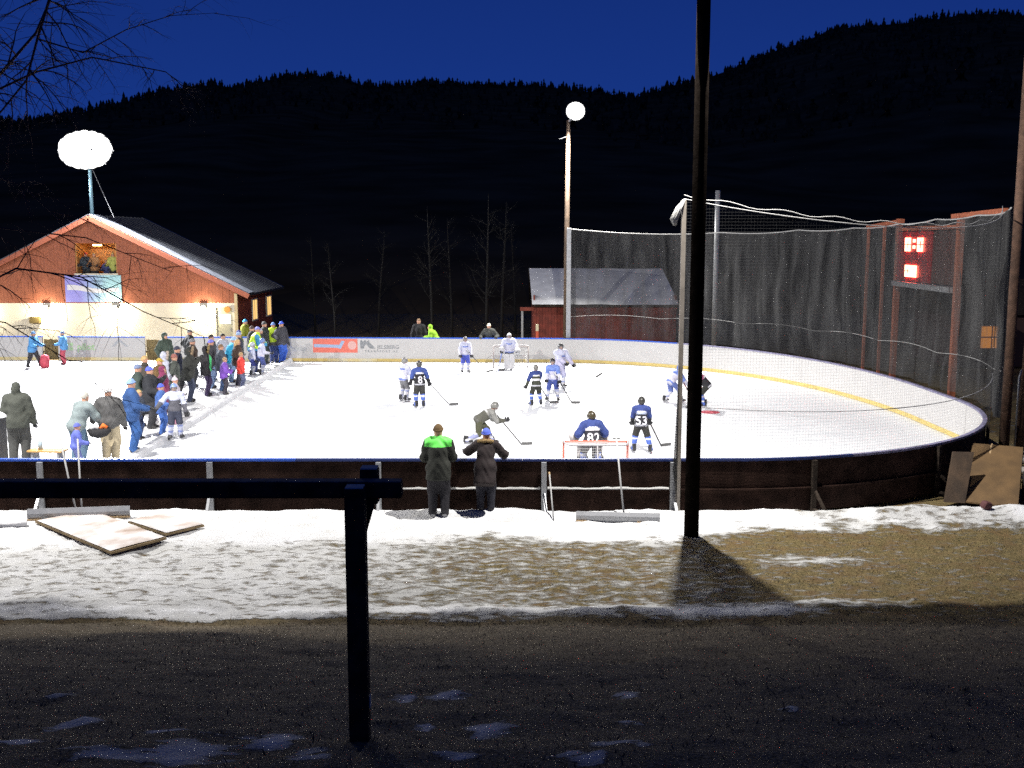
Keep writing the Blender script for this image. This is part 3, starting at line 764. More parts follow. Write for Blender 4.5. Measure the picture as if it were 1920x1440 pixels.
# gathered edge by the right pole and by the lamp post
for t0, w in ((.985, .32), (.005, .16)):
    V = []; F = []
    for j in range(20):
        u = j/19
        for i in range(13):
            tt = min(1, max(0, t0+(i/12-.5)*.012)); x, y, a, b = net_pt(tt); zz = 1.0+(top_z(tt)-1.0)*u
            o_ = .09*math.sin(i*2.6+.6*math.sin(u*5)); V.append((x+a*o_-b*w*(i/12-.5)*.3, y+b*o_+a*w*(i/12-.5)*.3, zz))
    for j in range(19):
        for i in range(12): k = j*13+i; F.append((k, k+1, k+14, k+13))
    mesh_obj('gathered_edge', V, F, M_VEIL, netF, smooth=True)
MB().tube([(*net_pt(i/120)[:2], top_z(i/120)+.02) for i in range(121)], .022, 5).build('top_rope', M_ROPE, netF, True)
MB().tube([(*net_pt(i/120)[:2], 2.02+.10*abs(math.sin(i/120*math.pi*6.3))-.05+.12*(i/120)) for i in range(121)], .009, 4).build('lower_rope', M_ROPE, netF, True)
def net_post(x, y, h, label, m=M_METAL, w=.13):
    o = MB().box(-w/2, w/2, -w/2, w/2, 0, h).build('net_post', m, None, False, (x, y, 0))
    bv = o.modifiers.new('b', 'BEVEL'); bv.width = .012; bv.segments = 2
    return tag(o, label, 'post', 'posts carrying the safety net')
x, y, a, b = net_pt(0); net_post(x-.05, y, 5.78, 'squared grey net post in front of the far floodlight pole', w=.19)
o = MB().tube([(0, 0, 0), (0, 0, 7.3)], .105, 12).build('net_post', M_METAL, None, True, (8.50, 44.25, 0)); tag(o, 'tall round grey net post standing alone behind the far right curve', 'post', 'posts carrying the safety net')

# coarse near net, real strands, from the dark pole round to the right pole
netN = empty('safety_net', (3, 20, 0), 0, 'coarse square mesh net hanging along the near boards right of the dark pole', 'net'); netN.location = (0, 0, 0)
S0, S1 = s_near(3.22), s_near(4.14)+9.3
NCOL = int((S1-S0)/.06)
def nn_pt(t):
    x, y, a, b = rp(S0+(S1-S0)*t); return x+a*.14, y+b*.14
def nn_top(t): return 6.02-2.0*t*(1-t)-.05*t
def strand(mb, pts, r):
    n = len(pts); V = []; F = []
    for i, p in enumerate(pts):
        for q in range(3):
            an = 2*math.pi*q/3; V.append((p[0]+r*math.cos(an)*.7, p[1]+r*math.sin(an)*.7, p[2]+r*math.sin(an+.9)))
    for i in range(n-1):
        for q in range(3): F.append((i*3+q, i*3+(q+1) % 3, i*3+3+(q+1) % 3, i*3+3+q))
    mb.add(V, F)
def strand_v(mb, x, y, z0, z1, r):
    V = [(x+r*math.cos(2.094*q), y+r*math.sin(2.094*q), zz) for zz in (z0, z1) for q in range(3)]
    mb.add(V, [(q, (q+1) % 3, 3+(q+1) % 3, 3+q) for q in range(3)])
mb = MB()
for i in range(NCOL+1):
    t = i/NCOL; x, y = nn_pt(t); strand_v(mb, x, y, 1.02, nn_top(t)  , .0011)
zz = 1.05
while zz < 6.0:
    pts = []
    for i in range(49):
        t = i/48
        if zz < nn_top(t): pts.append((*nn_pt(t), zz))
        elif len(pts) > 1: strand(mb, pts  , .0011); pts = []
        else: pts = []
    if len(pts) > 1: strand(mb, pts  , .0011)
    zz += .06
ms = mb.build('mesh_strands', mat('net_cord', (.020, .020, .021), .9), netN); ms['kind'] = 'stuff'
MB().tube([(*nn_pt(i/60), nn_top(i/60)+.015) for i in range(61)], .010, 5).build('top_rope', M_ROPE, netN, True)
MB().tube([(*nn_pt(i/60), nn_top(i/60)+.09-.03*math.sin(i)) for i in range(61)], .008, 4).build('top_rope', M_ROPE, netN, True)
MB().tube([(*nn_pt(i/60), 2.12-.75*(i/60)*(1-i/60)) for i in range(61)], .009, 4).build('middle_rope', mat('grey_rope', (.3, .3, .31), .8), netN, True)
# steel post lashed to the dark pole with a bundle of gathered net hanging from its top
np_ = empty('net_post', (3.19, 19.84, 0), 0, 'slim pale net post lashed to the dark pole, net bundle at its top', 'post', 'posts carrying the safety net')
MB().box(-.04, .04, -.04, .04, 0, 6.02).build('upright', mat('post_pale', (.27, .24, .20), .6, var=.2, vscale=4), np_)
mb = MB()
for q in range(9):
    a = q*.7; mb.tube([(.0+.012*math.cos(a), -.03+.012*math.sin(a), 6.02), (-.10+.04*math.cos(a), -.05+.04*math.sin(a), 5.86), (-.19+.05*math.cos(a), -.05+.05*math.sin(a), 5.66), (-.17+.02*math.cos(a), -.05+.02*math.sin(a), 5.54)], [.012, .03, .03, .012], 5)
mb.build('net_bundle', mat('net_bundle', (.40, .40, .38), .9, var=.3, vscale=60, bump=.8, bscale=90), np_, True)
mb = MB()
for q in range(14):
    bx = -.05-.012*q*.9; strand_v(mb, bx*.6, -.05, .28+.05*q, 2.9-.16*q, .0035)
for q in range(48): 
    zz = .3+q*.052; wv = .17*max(0, 1-zz/2.9); mb.tube([(-.03, -.05, zz), (-.03-wv, -.05, zz+.01)], .0035, 3)
g_ = mb.build('loose_net', mat('net_cord', (.3, .3, .3)), np_); g_['kind'] = 'stuff'
# the two right hand poles
t = MB().tube([(0, 0, -.1), (.0, 0, 5), (.0, 0, 10)], [.125, .115, .10], 14).build('wooden_pole', M_POLEWOOD, None, True, (12.42, 26.2, 0)); tag(t, 'reddish brown wooden pole on the right carrying both nets', 'pole', 'wooden poles right of the rink')
t = MB().tube([(0, 0, -.1), (.0, 0, 5), (.0, 0, 6.8)], [.10, .09, .08], 12).build('wooden_pole', M_POLEWOOD, None, True, (12.72, 26.0, 0)); t.rotation_euler = (0, R(1.0), 0); tag(t, 'thinner wooden pole cut by the right edge of the picture', 'pole', 'wooden poles right of the rink')
t = MB().tube([(0, 0, 0), (0, 0, 1.9), (.05, 0, 2.1)], .022, 8).build('thin_pipe', M_METAL, None, True, (12.55, 25.9, 0)); tag(t, 'thin pale pipe standing between the two right hand poles', 'pipe')

# ------------------------------------------------------------------ scoreboard
A = Vector((13.0, 35.8, 0)); B = Vector((12.78, 30.4, 0))
sb = empty('scoreboard', (A+B)/2, 0, 'scoreboard with glowing red digits between two rusty posts behind the net', 'scoreboard'); o0 = (A+B)/2
sx = (B-A).normalized(); sn = Vector((-sx.y, sx.x, 0)); sn = sn if sn.x < 0 else -sn; W2 = (B-A).length/2
def sp(u, v, o_=0): p = sx*u + sn*o_; return (p.x, p.y, v)
for u, lab in ((-W2, 0), (W2, 0)):
    MB().bar(sp(u, 0, 0), sp(u, 5.98, 0), .17, .17).build('post', M_RUST, sb)
MB().bar(sp(-W2-3.6, 5.74), sp(-W2+.3, 5.9), .13, .13).build('beam', M_RUST, sb)
MB().bar(sp(W2-.6, 5.95), sp(W2+3.0, 6.02), .13, .13).build('beam', M_RUST, sb)
for u in (-W2-3.5, -W2-1.6): MB().bar(sp(u, 0), sp(u, 5.7), .09, .09).build('post', M_RUST, sb)
pl, pr, pb, pt = -W2+.12, -W2+3.3, 3.95, 5.55
def sbox(u0, u1, v0, v1, o0_, o1_, name, m, par):
    v = [sp(u, w, o_) for o_ in (o0_, o1_) for (u, w) in ((u0, v0), (u1, v0), (u1, v1), (u0, v1))]
    return mesh_obj(name, v, [(0, 1, 2, 3), (7, 6, 5, 4), (0, 4, 5, 1), (1, 5, 6, 2), (2, 6, 7, 3), (3, 7, 4, 0)], m, par)
cab = sbox(pl, pr, pb, pt, -.12, .06, 'cabinet', mat('panel_red_glow', (.30, .016, .02), .35), sb)  # red glow of the digits put into the cabinet colour
sbox(pr+.02, W2-.1, pb, pt, -.10, .02, 'side_panel', mat('dark_panel', (.06, .025, .02), .6), sb)
sbox(pl, W2-.1, 3.76, 3.92, -.15, .22, 'shelf', M_METAL, sb)
sbox(pl, W2-.1, 5.58, 5.70, -.15, .15, 'top_board', M_RUST, sb)
M_LED = mat('red_led', (1, .2, .15), .4, emit=(1, .16, .10), estr=22)
SEG = {'0': 'abcdef', '8': 'abcdefg', '1': 'bc'}
def digit(ch, u, v, w, h):
    mb = MB(); th = w*.30
    segs = {'a': (0, h-th, w, h), 'g': (0, h/2-th/2, w, h/2+th/2), 'd': (0, 0, w, th), 'f': (0, h/2, th, h), 'e': (0, 0, th, h/2), 'b': (w-th, h/2, w, h), 'c': (w-th, 0, w, h/2)}
    for q, c_ in enumerate(SEG[ch]):
        x0, y0, x1, y1 = segs[c_]; g_ = .012; oo = .065; o1 = .10+.002*q
        v8 = [sp(u+a, v+b, o_) for o_ in (oo, o1) for a, b in ((x0+g_, y0+g_), (x1-g_, y0+g_), (x1-g_, y1-g_), (x0+g_, y1-g_))]
        mb.add(v8, [(0, 1, 2, 3), (7, 6, 5, 4), (0, 4, 5, 1), (1, 5, 6, 2), (2, 6, 7, 3), (3, 7, 4, 0)])
    mb.build('digit', M_LED, sb)
digit('0', pl+.85, 4.90, .46, .46); digit('0', pl+2.02, 4.90, .46, .46)
for zz in (5.0, 5.2): sbox(pl+1.60, pl+1.74, zz, zz+.1, .065, .1, 'colon_dot', M_LED, sb)
digit('0', pl+.95, 4.08, .46, .40); digit('8', pl+1.52, 4.08, .46, .40)

# ------------------------------------------------------------------ people
def surface_nets(fv, org, vox):
    """closed quads on the zero level of a sampled distance field"""
    nx_, ny_, nz_ = fv.shape; ins = fv < 0
    cx_, cy_, cz_ = nx_-1, ny_-1, nz_-1
    acc = np.zeros((cx_, cy_, cz_, 3), np.float32); cnt = np.zeros((cx_, cy_, cz_), np.float32)
    sl = lambda o, n: slice(o, o+n)
    for ax in range(3):
        d = [0, 0, 0]; d[ax] = 1; u, v = [a for a in range(3) if a != ax]
        for ou in (0, 1):
            for ov in (0, 1):
                o = [0, 0, 0]; o[u] = ou; o[v] = ov
                A_ = (sl(o[0], cx_), sl(o[1], cy_), sl(o[2], cz_)); B_ = (sl(o[0]+d[0], cx_), sl(o[1]+d[1], cy_), sl(o[2]+d[2], cz_))
                fa, fb = fv[A_], fv[B_]; m = ins[A_] != ins[B_]
                t = np.where(m, fa/np.where(m, fa-fb, 1), 0)
                for a in range(3): acc[..., a] += np.where(m, (t if a == ax else o[a]), 0)
                cnt += m
    act = cnt > 0; idx = -np.ones(act.shape, np.int64); idx[act] = np.arange(act.sum())
    ijk = np.stack(np.nonzero(act), -1)
    V = (ijk+acc[act]/cnt[act][:, None])*vox+np.asarray(org)
    Q = []
    for ax in range(3):
        u, v = [(1, 2), (2, 0), (0, 1)][ax]
        n = [nx_, ny_, nz_]; r = [slice(0, n[a]-1) if a == ax else slice(1, n[a]-1) for a in range(3)]
        A_ = tuple(r); B_ = tuple(slice(1, n[a]) if a == ax else r[a] for a in range(3))
        m = ins[A_] != ins[B_]; p = np.stack(np.nonzero(m), -1)
        if not len(p): continue
        sg = ins[A_][m]
        p = p + np.array([0 if a == ax else 1 for a in range(3)])
        def c(du, dv):
            q = p.copy(); q[:, u] += du; q[:, v] += dv; return idx[q[:, 0], q[:, 1], q[:, 2]]
        q = np.stack([c(-1, -1), c(0, -1), c(0, 0), c(-1, 0)], -1)
        q[~sg] = q[~sg][:, ::-1]; Q.append(q)
    return V, np.concatenate(Q)

class SDF:
    def __init__(s): s.p = []
    def cap(s, a, b, ra, rb, lab=''): s.p.append(('c', np.array(a, float), np.array(b, float), ra, rb, lab)); return s
    def ell(s, c, r, lab='', rot=None): s.p.append(('e', np.array(c, float), np.array(r, float), 0, 0, lab)); return s
    def one(s, q, P):
        if q[0] == 'c':
            ba = q[2]-q[1]; t = np.clip(((P-q[1])@ba)/max(ba@ba, 1e-9), 0, 1)
            return np.linalg.norm(P-q[1]-t[..., None]*ba, axis=-1)-(q[3]+(q[4]-q[3])*t)
        k0 = np.linalg.norm((P-q[1])/q[2], axis=-1); return (k0-1)*q[2].min()*(.6+.4*np.clip(k0, 0, 1))
    def ev(s, P, k=.03):
        d = None
        for q in s.p:
            e = s.one(q, P)
            if d is None: d = e
            else:
                h = np.clip(.5+.5*(d-e)/k, 0, 1); d = e*h+d*(1-h)-k*h*(1-h)
        return d
    def labels(s, P): return np.argmin(np.stack([s.one(q, P) for q in s.p]), 0)
    def bounds(s, pad):
        lo = np.min([np.minimum(q[1]-max(q[3], q[4]), q[2]-max(q[3], q[4])) if q[0] == 'c' else q[1]-q[2] for q in s.p], 0)
        hi = np.max([np.maximum(q[1]+max(q[3], q[4]), q[2]+max(q[3], q[4])) if q[0] == 'c' else q[1]+q[2] for q in s.p], 0)
        return lo-pad, hi+pad
    def mesh(s, vox, k=.03, post=None):
        lo, hi = s.bounds(vox*3+.03); n = np.ceil((hi-lo)/vox).astype(int)+1
        G = np.stack(np.meshgrid(*[lo[a]+vox*np.arange(n[a]) for a in range(3)], indexing='ij'), -1)
        d = s.ev(G, k)
        if post: d = post(G, d)
        return surface_nets(d, lo, vox)

def v3(*a): return np.array(a, float)
def unit(v): return v/max(np.linalg.norm(v), 1e-9)
def ik(a, b, l1, l2, pole):
    d = b-a; L_ = np.linalg.norm(d)
    if L_ > (l1+l2)*.995: b = a+d/L_*(l1+l2)*.995; d = b-a; L_ = np.linalg.norm(d)
    u = d/L_; t = (l1*l1-l2*l2+L_*L_)/(2*L_); hgt = math.sqrt(max(l1*l1-t*t, 0)); pr = pole-u*(pole@u); pr = unit(pr)
    return a+u*t+pr*hgt, b

# shared small meshes ------------------------------------------------
def make_hand(curl):
    s = SDF(); 
    s.cap((-.022, 0, .0), (-.022, .0, -.075), .017, .015).cap((.022, 0, .0), (.022, 0, -.075), .017, .016).cap((0, 0, .02), (0, 0, -.07), .02, .018)
    for i, (x, l) in enumerate(((-.031, .072), (-.010, .082), (.011, .078), (.030, .060))):
        a = v3(x, 0, -.078); b = a+v3(x*.12, math.sin(curl)*l*.5, -math.cos(curl)*l*.5); c = b+v3(0, math.sin(curl*2.1)*l*.5, -math.cos(curl*2.1)*l*.5)
        s.cap(a, b, .0115, .0105).cap(b, c, .0105, .0085)
    a = v3(-.030, .006, -.02); b = v3(-.052, .024, -.05); c = v3(-.050, .042, -.082); s.cap(a, b, .015, .0125).cap(b, c, .0125, .010)
    V, Q = s.mesh(.0085, .007)
    return np_mesh('hand', V, Q, [BLACK])
HAND_OPEN, HAND_GRIP = make_hand(.35), make_hand(1.0)
_hm = {}
def hand_mesh(grip, m):
    k = (grip, m.name)
    if k not in _hm:
        me = (HAND_GRIP if grip else HAND_OPEN).copy(); me.materials.clear(); me.materials.append(m); me.name = 'hand'; _hm[k] = me
    return _hm[k]
def cap_shell(rx, ry, rz, keep, n=18, m=12):
    V = []; F = []; idx = {}
    for i in range(m+1):
        th = math.pi*i/m
        for j in range(n):
            a = 2*math.pi*j/n; d = (math.sin(th)*math.cos(a), math.sin(th)*math.sin(a), math.cos(th)); V.append((d[0]*rx, d[1]*ry, d[2]*rz))
    for i in range(m):
        for j in range(n):
            q = (i*n+j, (i+1)*n+j, (i+1)*n+(j+1) % n, i*n+(j+1) % n)
            c = np.mean([V[k] for k in q], 0)/np.array([rx, ry, rz])
            if keep(*c): F.append(q)
    return V, F
EYE = mat('eye_dark', (.02, .015, .012), .4); LIP = mat('lip', (.38, .14, .11), .5)
def face_mesh():
    mb = MB()
    mb.add([(-.016, .090, -.022), (.016, .090, -.022), (0, .118, -.026), (0, .098, .022), (-.012, .086, -.034), (.012, .086, -.034)], [(0, 2, 3), (2, 1, 3), (0, 4, 2), (4, 5, 2), (5, 1, 2)], 0)
    for sx_ in (-1, 1):
        v, f = disc(0, 0, .0125, 0, 8); mb.add([(sx_*.033+a, .0915, .018+b*.7) for a, b, c in v], f, 1)
        mb.box(sx_*.033-.018, sx_*.033+.018, .088, .094, .038, .043, 1)
        mb.tube([(sx_*.078, -.005, -.025), (sx_*.084, -.012, .005), (sx_*.082, -.018, .022)], [.008, .014, .006], 6, 0)
    mb.box(-.022, .022, .083, .0885, -.058, -.050, 2)
    o = mb.build('face', [SKIN, EYE, LIP]); me = o.data; bpy.data.objects.remove(o); return me
FACE = face_mesh()
def shell_data(name, rx, ry, rz, keep, extra=None):
    V, F = cap_shell(rx, ry, rz, keep); mb = MB().add(V, F)
    if extra: extra(mb)
    o = mb.build(name, [BLACK], None, True); me = o.data; bpy.data.objects.remove(o); return me
def _roll(mb):
    pts = [(.088*math.cos(a), .103*math.sin(a), .022+.018*math.sin(a)) for a in np.linspace(0, 2*math.pi, 19)]; mb.tube(pts, .016, 6, cap=False)
def _pom(mb):
    _roll(mb); mb.tube([(0, 0, .10), (0, 0, .118), (0, 0, .14), (0, 0, .17), (0, 0, .185)], [.02, .034, .042, .032, .008], 10)
def _brim(mb):
    V = []; F = []
    for i in range(9):
        a = R(25+130*i/8); 
        for r_, z_ in ((1.0, .03), (1.72, .012), (1.72, .022), (1.0, .042)): V.append((.088*math.cos(a)*(1 if r_ == 1 else 1.03), .098*math.sin(a)*r_, z_))
    for i in range(8):
        for q in range(4): F.append((i*4+q, i*4+(q+1) % 4, i*4+4+(q+1) % 4, i*4+4+q))
    mb.add(V, F)
HATS = {
 'beanie': shell_data('beanie', .095, .110, .130, lambda x, y, z: z > .08-.12*(-y)),
 'pompom': shell_data('beanie', .095, .110, .130, lambda x, y, z: z > .08-.12*(-y)),
 'cap': shell_data('cap', .092, .108, .118, lambda x, y, z: z > .12-.10*(-y), _brim),
 'hair': shell_data('hair', .090, .106, .122, lambda x, y, z: z > .38*y+.02),
 'longhair': shell_data('hair', .098, .112, .128, lambda x, y, z: z > .62*y-.42 and (y < .35 or z > .45), lambda mb: mb.tube([(0, -.06, -.02), (0, -.085, -.12), (0, -.08, -.2)], [.075, .07, .03], 9)),
 'helmet': shell_data('helmet', .118, .142, .140, lambda x, y, z: z > .52*y-.38 and (y < .55 or z > .22), lambda mb: mb.tube([(0, .09, .105), (0, .05, .128), (0, -.02, .136), (0, -.09, .108)], [.012, .022, .022, .012], 8)),
}
CAGE = None
def cage_mesh():
    mb = MB()
    for zz, s_ in ((.03, 1.0), (-.005, 1.04), (-.04, 1.0), (-.08, .85)):
        mb.tube([(.11*s_*math.cos(a), .135*s_*math.sin(a), zz) for a in np.linspace(R(15), R(165), 9)], .0045, 4)
    for a in np.linspace(R(25), R(155), 7):
        mb.tube([(.11*math.cos(a), .135*math.sin(a), .05), (.115*math.cos(a), .14*math.sin(a), 0), (.09*math.cos(a), .112*math.sin(a), -.10)], .0045, 4)
    o = mb.build('cage', M_METAL); me = o.data; bpy.data.objects.remove(o); return me
CAGE = cage_mesh()
def skate_meshes():
    mb = MB(); prof = [(-.085, .03), (.16, .03), (.175, .055), (.15, .085), (.06, .105), (.035, .20), (-.075, .215), (-.095, .12)]
    mb.prism(prof, 'x', -.044, .044); o = mb.build('skate', mat('skate_boot', (.02, .02, .022), .45)); a = o.data; bpy.data.objects.remove(o)
    mb = MB().prism([(-.09, -.03), (.14, -.03), (.175, -.01), (.13, .0), (.12, .03), (.07, .03), (.05, .005), (-.02, .005), (-.03, .03), (-.08, .03)], 'x', -.009, .009)
    o = mb.build('blade', mat('skate_steel', (.6, .6, .62), .3, metal=.8)); b = o.data; bpy.data.objects.remove(o); return a, b
SKATE, BLADE = skate_meshes()
CUFF = shell_data('cuff', .01, .01, .01, lambda *c: False, _roll); POM = shell_data('bobble', .01, .01, .01, lambda *c: False, lambda mb: mb.tube([(0, 0, .10), (0, 0, .118), (0, 0, .14), (0, 0, .17), (0, 0, .185)], [.02, .034, .042, .032, .008], 10))
def recol(me, m):
    k = (me.name, m.name)
    if k not in _hm:
        c = me.copy(); c.materials.clear(); c.materials.append(m); _hm[k] = c
    return _hm[k]
_hat = {}
def hat_mesh(kind, m):
    k = (kind, m.name)
    if k not in _hat:
        me = HATS[kind].copy(); me.materials.clear(); me.materials.append(m); _hat[k] = me
    return _hat[k]

PRESET = {'down': (.075, .05, .455), 'pocket': (.115, .085, .535), 'cross': (-.05, .135, .665), 'hips': (.13, .01, .56), 'front': (.05, .19, .60), 'reach': (.08, .26, .55), 'phone': (.03, .17, .78), 'wide': (.22, .12, .56)}
def person(label, x, y, h, yaw, jacket, pants, hat=('beanie', (.05, .1, .4)), arms=('down', 'down'), lean=.04, stance=.055, step=.0, crouch=.0, zbase=None,
           headyaw=0, headpitch=0, hem=.08, glove=(.015, .015, .018), skin=SKIN, group=None, player=None, bulk=.018, knee=.0, hood=False, fur=None, vest=None, vox=None,
           feet=None, side=0.0, pantw=.020, boots=BOOT, front=None):
    """one person; lengths in fractions of the height h; facing +y locally, turned by yaw degrees"""
    zb = zbase if zbase is not None else 0.0
    root = empty('person', (x, y, zb), R(yaw), label, 'person', group)
    kid = 1.0+max(0, (1.55-h))*.28
    lift = .05 if player else 0.0                     # skate height
    sc_ = h-lift
    P = v3(side*.3, -lean*.10, .53-crouch)
    dirv = unit(v3(side, math.sin(lean), math.cos(lean)))
    chest = P+dirv*.20; neckb = P+dirv*.305; shc = P+dirv*.275
    sw_ = .108*(1.12 if player else 1)
    hp = lean*.45+R(headpitch); hd = unit(v3(side*.5, math.sin(hp), math.cos(hp))); headc = neckb+hd*(.085*kid+.01)
    ft = feet or ((-stance, step), (stance, -step))
    body = SDF(); k1 = sc_
    def S_(a): return np.asarray(a)*sc_+v3(0, 0, lift)
    ank = []; hipj = []
    leg_info = []
    for sgn, (fx, fy, *fz) in zip((-1, 1), ft):
        hj = P+v3(sgn*.048, 0, -.01); an = v3(fx, fy, .045+(fz[0] if fz else 0))
        kn, an = ik(hj, an, .245, .245, v3(sgn*.12+knee*sgn, 1, 0))
        pf = pantw if not player else .018
        body.cap(S_(hj), S_(kn), (.056+pf)*sc_, (.040+pf*.9)*sc_, 'thigh')
        body.cap(S_(kn), S_(an), (.039+pf*.8)*sc_, (.029+pf*.7)*sc_, 'shin')
        if not player:
            fd = v3(sgn*.018, .085, -.02); body.cap(S_(an+v3(0, -.018, -.018)), S_(an+fd), .026*sc_, .023*sc_, 'foot')
        else: body.cap(S_(an), S_(an+v3(0, .03, -.02)), .024*sc_, .022*sc_, 'foot')
        leg_info.append((kn, an))
    body.cap(S_(P+v3(-.035, 0, .01)), S_(P+v3(.035, 0, .01)), .068*sc_, .068*sc_, 'pelvis')
    body.cap(S_(P), S_(chest), .066*sc_, .074*sc_, 'torso')
    body.cap(S_(shc+v3(-.06, 0, 0)), S_(shc+v3(.06, 0, 0)), .05*sc_, .05*sc_, 'torso')
    body.cap(S_(neckb-dirv*.02), S_(headc), .032*sc_, .034*sc_, 'neck')
    hr = v3(.043, .054, .066)*kid*.97
    body.ell(S_(headc), hr*sc_, 'head')
    body.cap(S_(headc+v3(0, .030, -.030)*kid), S_(headc+v3(0, .036, -.044)*kid), .018*sc_*kid, .014*sc_*kid, 'head')
    J = SDF(); B_ = bulk*(1.25 if player else 1)
    J.cap(S_(P+v3(-.032, 0, .0)), S_(P+v3(.032, 0, .0)), (.072+B_)*sc_, (.072+B_)*sc_, 'torso')
    if hem > .095:
        for sx_ in (-1, 1): J.cap(S_(P+v3(sx_*.030, 0, 0)), S_(P+v3(sx_*.034, 0, 0)-dirv*(hem-.03)), (.066+B_)*sc_, (.068+B_)*sc_, 'torso')
    J.cap(S_(P), S_(chest), (.070+B_)*sc_, (.078+B_)*sc_, 'torso')
    J.cap(S_(shc+v3(-.07, 0, -.005)), S_(shc+v3(.07, 0, -.005)), (.050+B_*.6)*sc_, (.050+B_*.6)*sc_, 'yoke')
    J.cap(S_(neckb-dirv*.03), S_(neckb+dirv*.018), (.042+B_*.3)*sc_, (.040+B_*.2)*sc_, 'collar')
    hands = []
    for sgn, a in zip((-1, 1), arms):
        sh = shc+v3(sgn*sw_, 0, -.012)
        t = PRESET[a] if isinstance(a, str) else a
        if isinstance(a, str):
            ctr = sh[0] if a not in ('cross',) else 0
            tgt = v3(ctr*1.0+sgn*t[0] if a != 'cross' else sgn*t[0], t[1]+(shc[1] if a not in ('pocket', 'hips', 'down') else P[1]+(shc[1]-P[1])*.4), t[2]-(.53-P[2])+(-.10*max(0, lean-.3) if a in ('down',) else 0))
        else: tgt = v3(*a)
        el, hd_ = ik(sh, tgt, .168, .155, v3(sgn*1, .1, -.6) if a == 'cross' else (v3(sgn*.18, -.55, -.85) if a == 'front' else v3(sgn*.45, -.75, -.45)))
        body.cap(S_(sh), S_(el), .034*sc_, .028*sc_, 'upper_arm'); body.cap(S_(el), S_(hd_), .028*sc_, .021*sc_, 'forearm')
        J.cap(S_(sh), S_(el), (.034+B_*.8)*sc_, (.030+B_*.75)*sc_, 'upper_arm'); J.cap(S_(el), S_(el+(hd_-el)*.93), (.030+B_*.72)*sc_, (.025+B_*.5)*sc_, 'forearm')
        hands.append((sgn, el, hd_))
    if hood:
        J.ell(S_(headc+v3(0, -.012, .004)), (hr+v3(.014, .016, .016))*sc_, 'hood')
    vx = vox or (.026 if h > 1.5 else .023)
    V, Q = body.mesh(vx, .030*sc_)
    C_ = V[Q].mean(1); lab = body.labels(C_); names = [q[5] for q in body.p]
    pm = pants if not isinstance(pants, tuple) else cloth(pants); jm = cloth(jacket) if isinstance(jacket, tuple) else jacket
    slots = [pm, skin, boots, jm]
    cm = {'thigh': 0, 'shin': 0, 'pelvis': 0, 'foot': 2, 'torso': 3, 'neck': 1, 'head': 1, 'upper_arm': 3, 'forearm': 3}
    mid = np.array([cm[names[q]] for q in range(len(names))])[lab]
    if player:
        slots += [cloth(player['sock']), cloth(player['stripe'])]
        isshin = np.array([n == 'shin' for n in names])[lab]; zt = (C_[:, 2]-lift)/sc_
        mid = np.where(isshin, 4, mid)
        mid = np.where(isshin & ((np.abs(zt-.225) < .016) | (np.abs(zt-.115) < .016)), 5, mid)
        mid = np.where(np.array([n == 'foot' for n in names])[lab], 2, mid)
    bo = link('body', np_mesh('body', V, Q, slots, True, mid), root)
    # jacket: shell over torso and arms, wrinkled, open at the hem
    hemz = hem
    def post(G, d):
        q = (G-v3(0, 0, lift))/sc_
        w = .0045*np.sin(q[..., 2]*52+3*np.sin(q[..., 0]*21+x)+2*np.sin(q[..., 1]*17))*np.sin(q[..., 0]*33+q[..., 1]*19+y)
        d = d+w*sc_
        dd = -((q-P)@dirv)-hemz
        legzone = np.abs(q[..., 0]-P[0]) < .145*(1+abs(side))
        d = np.where(legzone, np.maximum(d, dd*sc_), d)
        if hood:   # face opening
            fo = np.linalg.norm((q-(headc+v3(0, .060, -.006)))/np.array([.036, .05, .046])/kid, axis=-1)-1
            d = np.maximum(d, -fo*.035*sc_)
        return d
    V, Q = J.mesh(vx, .024*sc_, post)
    C_ = V[Q].mean(1); lab = J.labels(C_); jn = [q[5] for q in J.p]
    q_ = (C_-v3(0, 0, lift))/sc_; u_ = (q_-P)@dirv
    slots = [jm]; mid = np.zeros(len(Q), int)
    isarm = np.array([n in ('upper_arm', 'forearm') for n in jn])[lab]; isup = np.array([n == 'upper_arm' for n in jn])[lab]
    if player:
        T = player; slots = [cloth(T['base']), cloth(T['yoke']), cloth(T['bar']), cloth(T['hem'])]
        mid = np.where(u_ > .185+.0*q_[:, 0], 1, 0)
        mid = np.where((np.abs(u_-.205) < .016) & ~isarm & (np.abs(q_[:, 0]) < .085), 2, mid)
        mid = np.where((u_ < -.02) & (u_ > -.055) & ~isarm, 3, mid)
        if len(leg_info):
            for i_, (sgn, el, hd_) in enumerate(hands):
                de = np.linalg.norm(q_-el, axis=-1)
                on = isarm & (q_[:, 0]*sgn > 0)
                mid = np.where(on & isup, 1, mid); mid = np.where(on & (de < .042), 2, mid); mid = np.where(on & ~isup & (de >= .042), 0, mid)
    if vest is not None:
        slots.append(mat('hi_vis_'+str(int(vest[0]*100)), vest, .6, emit=None)); vi = len(slots)-1
        mid = np.where((u_ > .228 if vest[1] > .89 else (u_ > .0)) & ~(isarm & (np.abs(q_[:, 0]) > sw_+.035)), vi, mid)
    if front is not None:
        slots.append(cloth(front)); fi = len(slots)-1
        mid = np.where((q_[:, 1] > P[1]+.02) & ~isarm & (u_ > -.03) & (u_ < .30), fi, mid)
    jo = link('jersey' if player else 'jacket', np_mesh('jacket', V, Q, slots, True, mid), root)
    # head gear
    hs = sc_*kid*.066/.118
    H3 = tuple(S_(headc)); hrot = (-hp*.8, side*.5, R(headyaw))
    fo = link('face', FACE, root, H3, hrot, (hs,)*3)
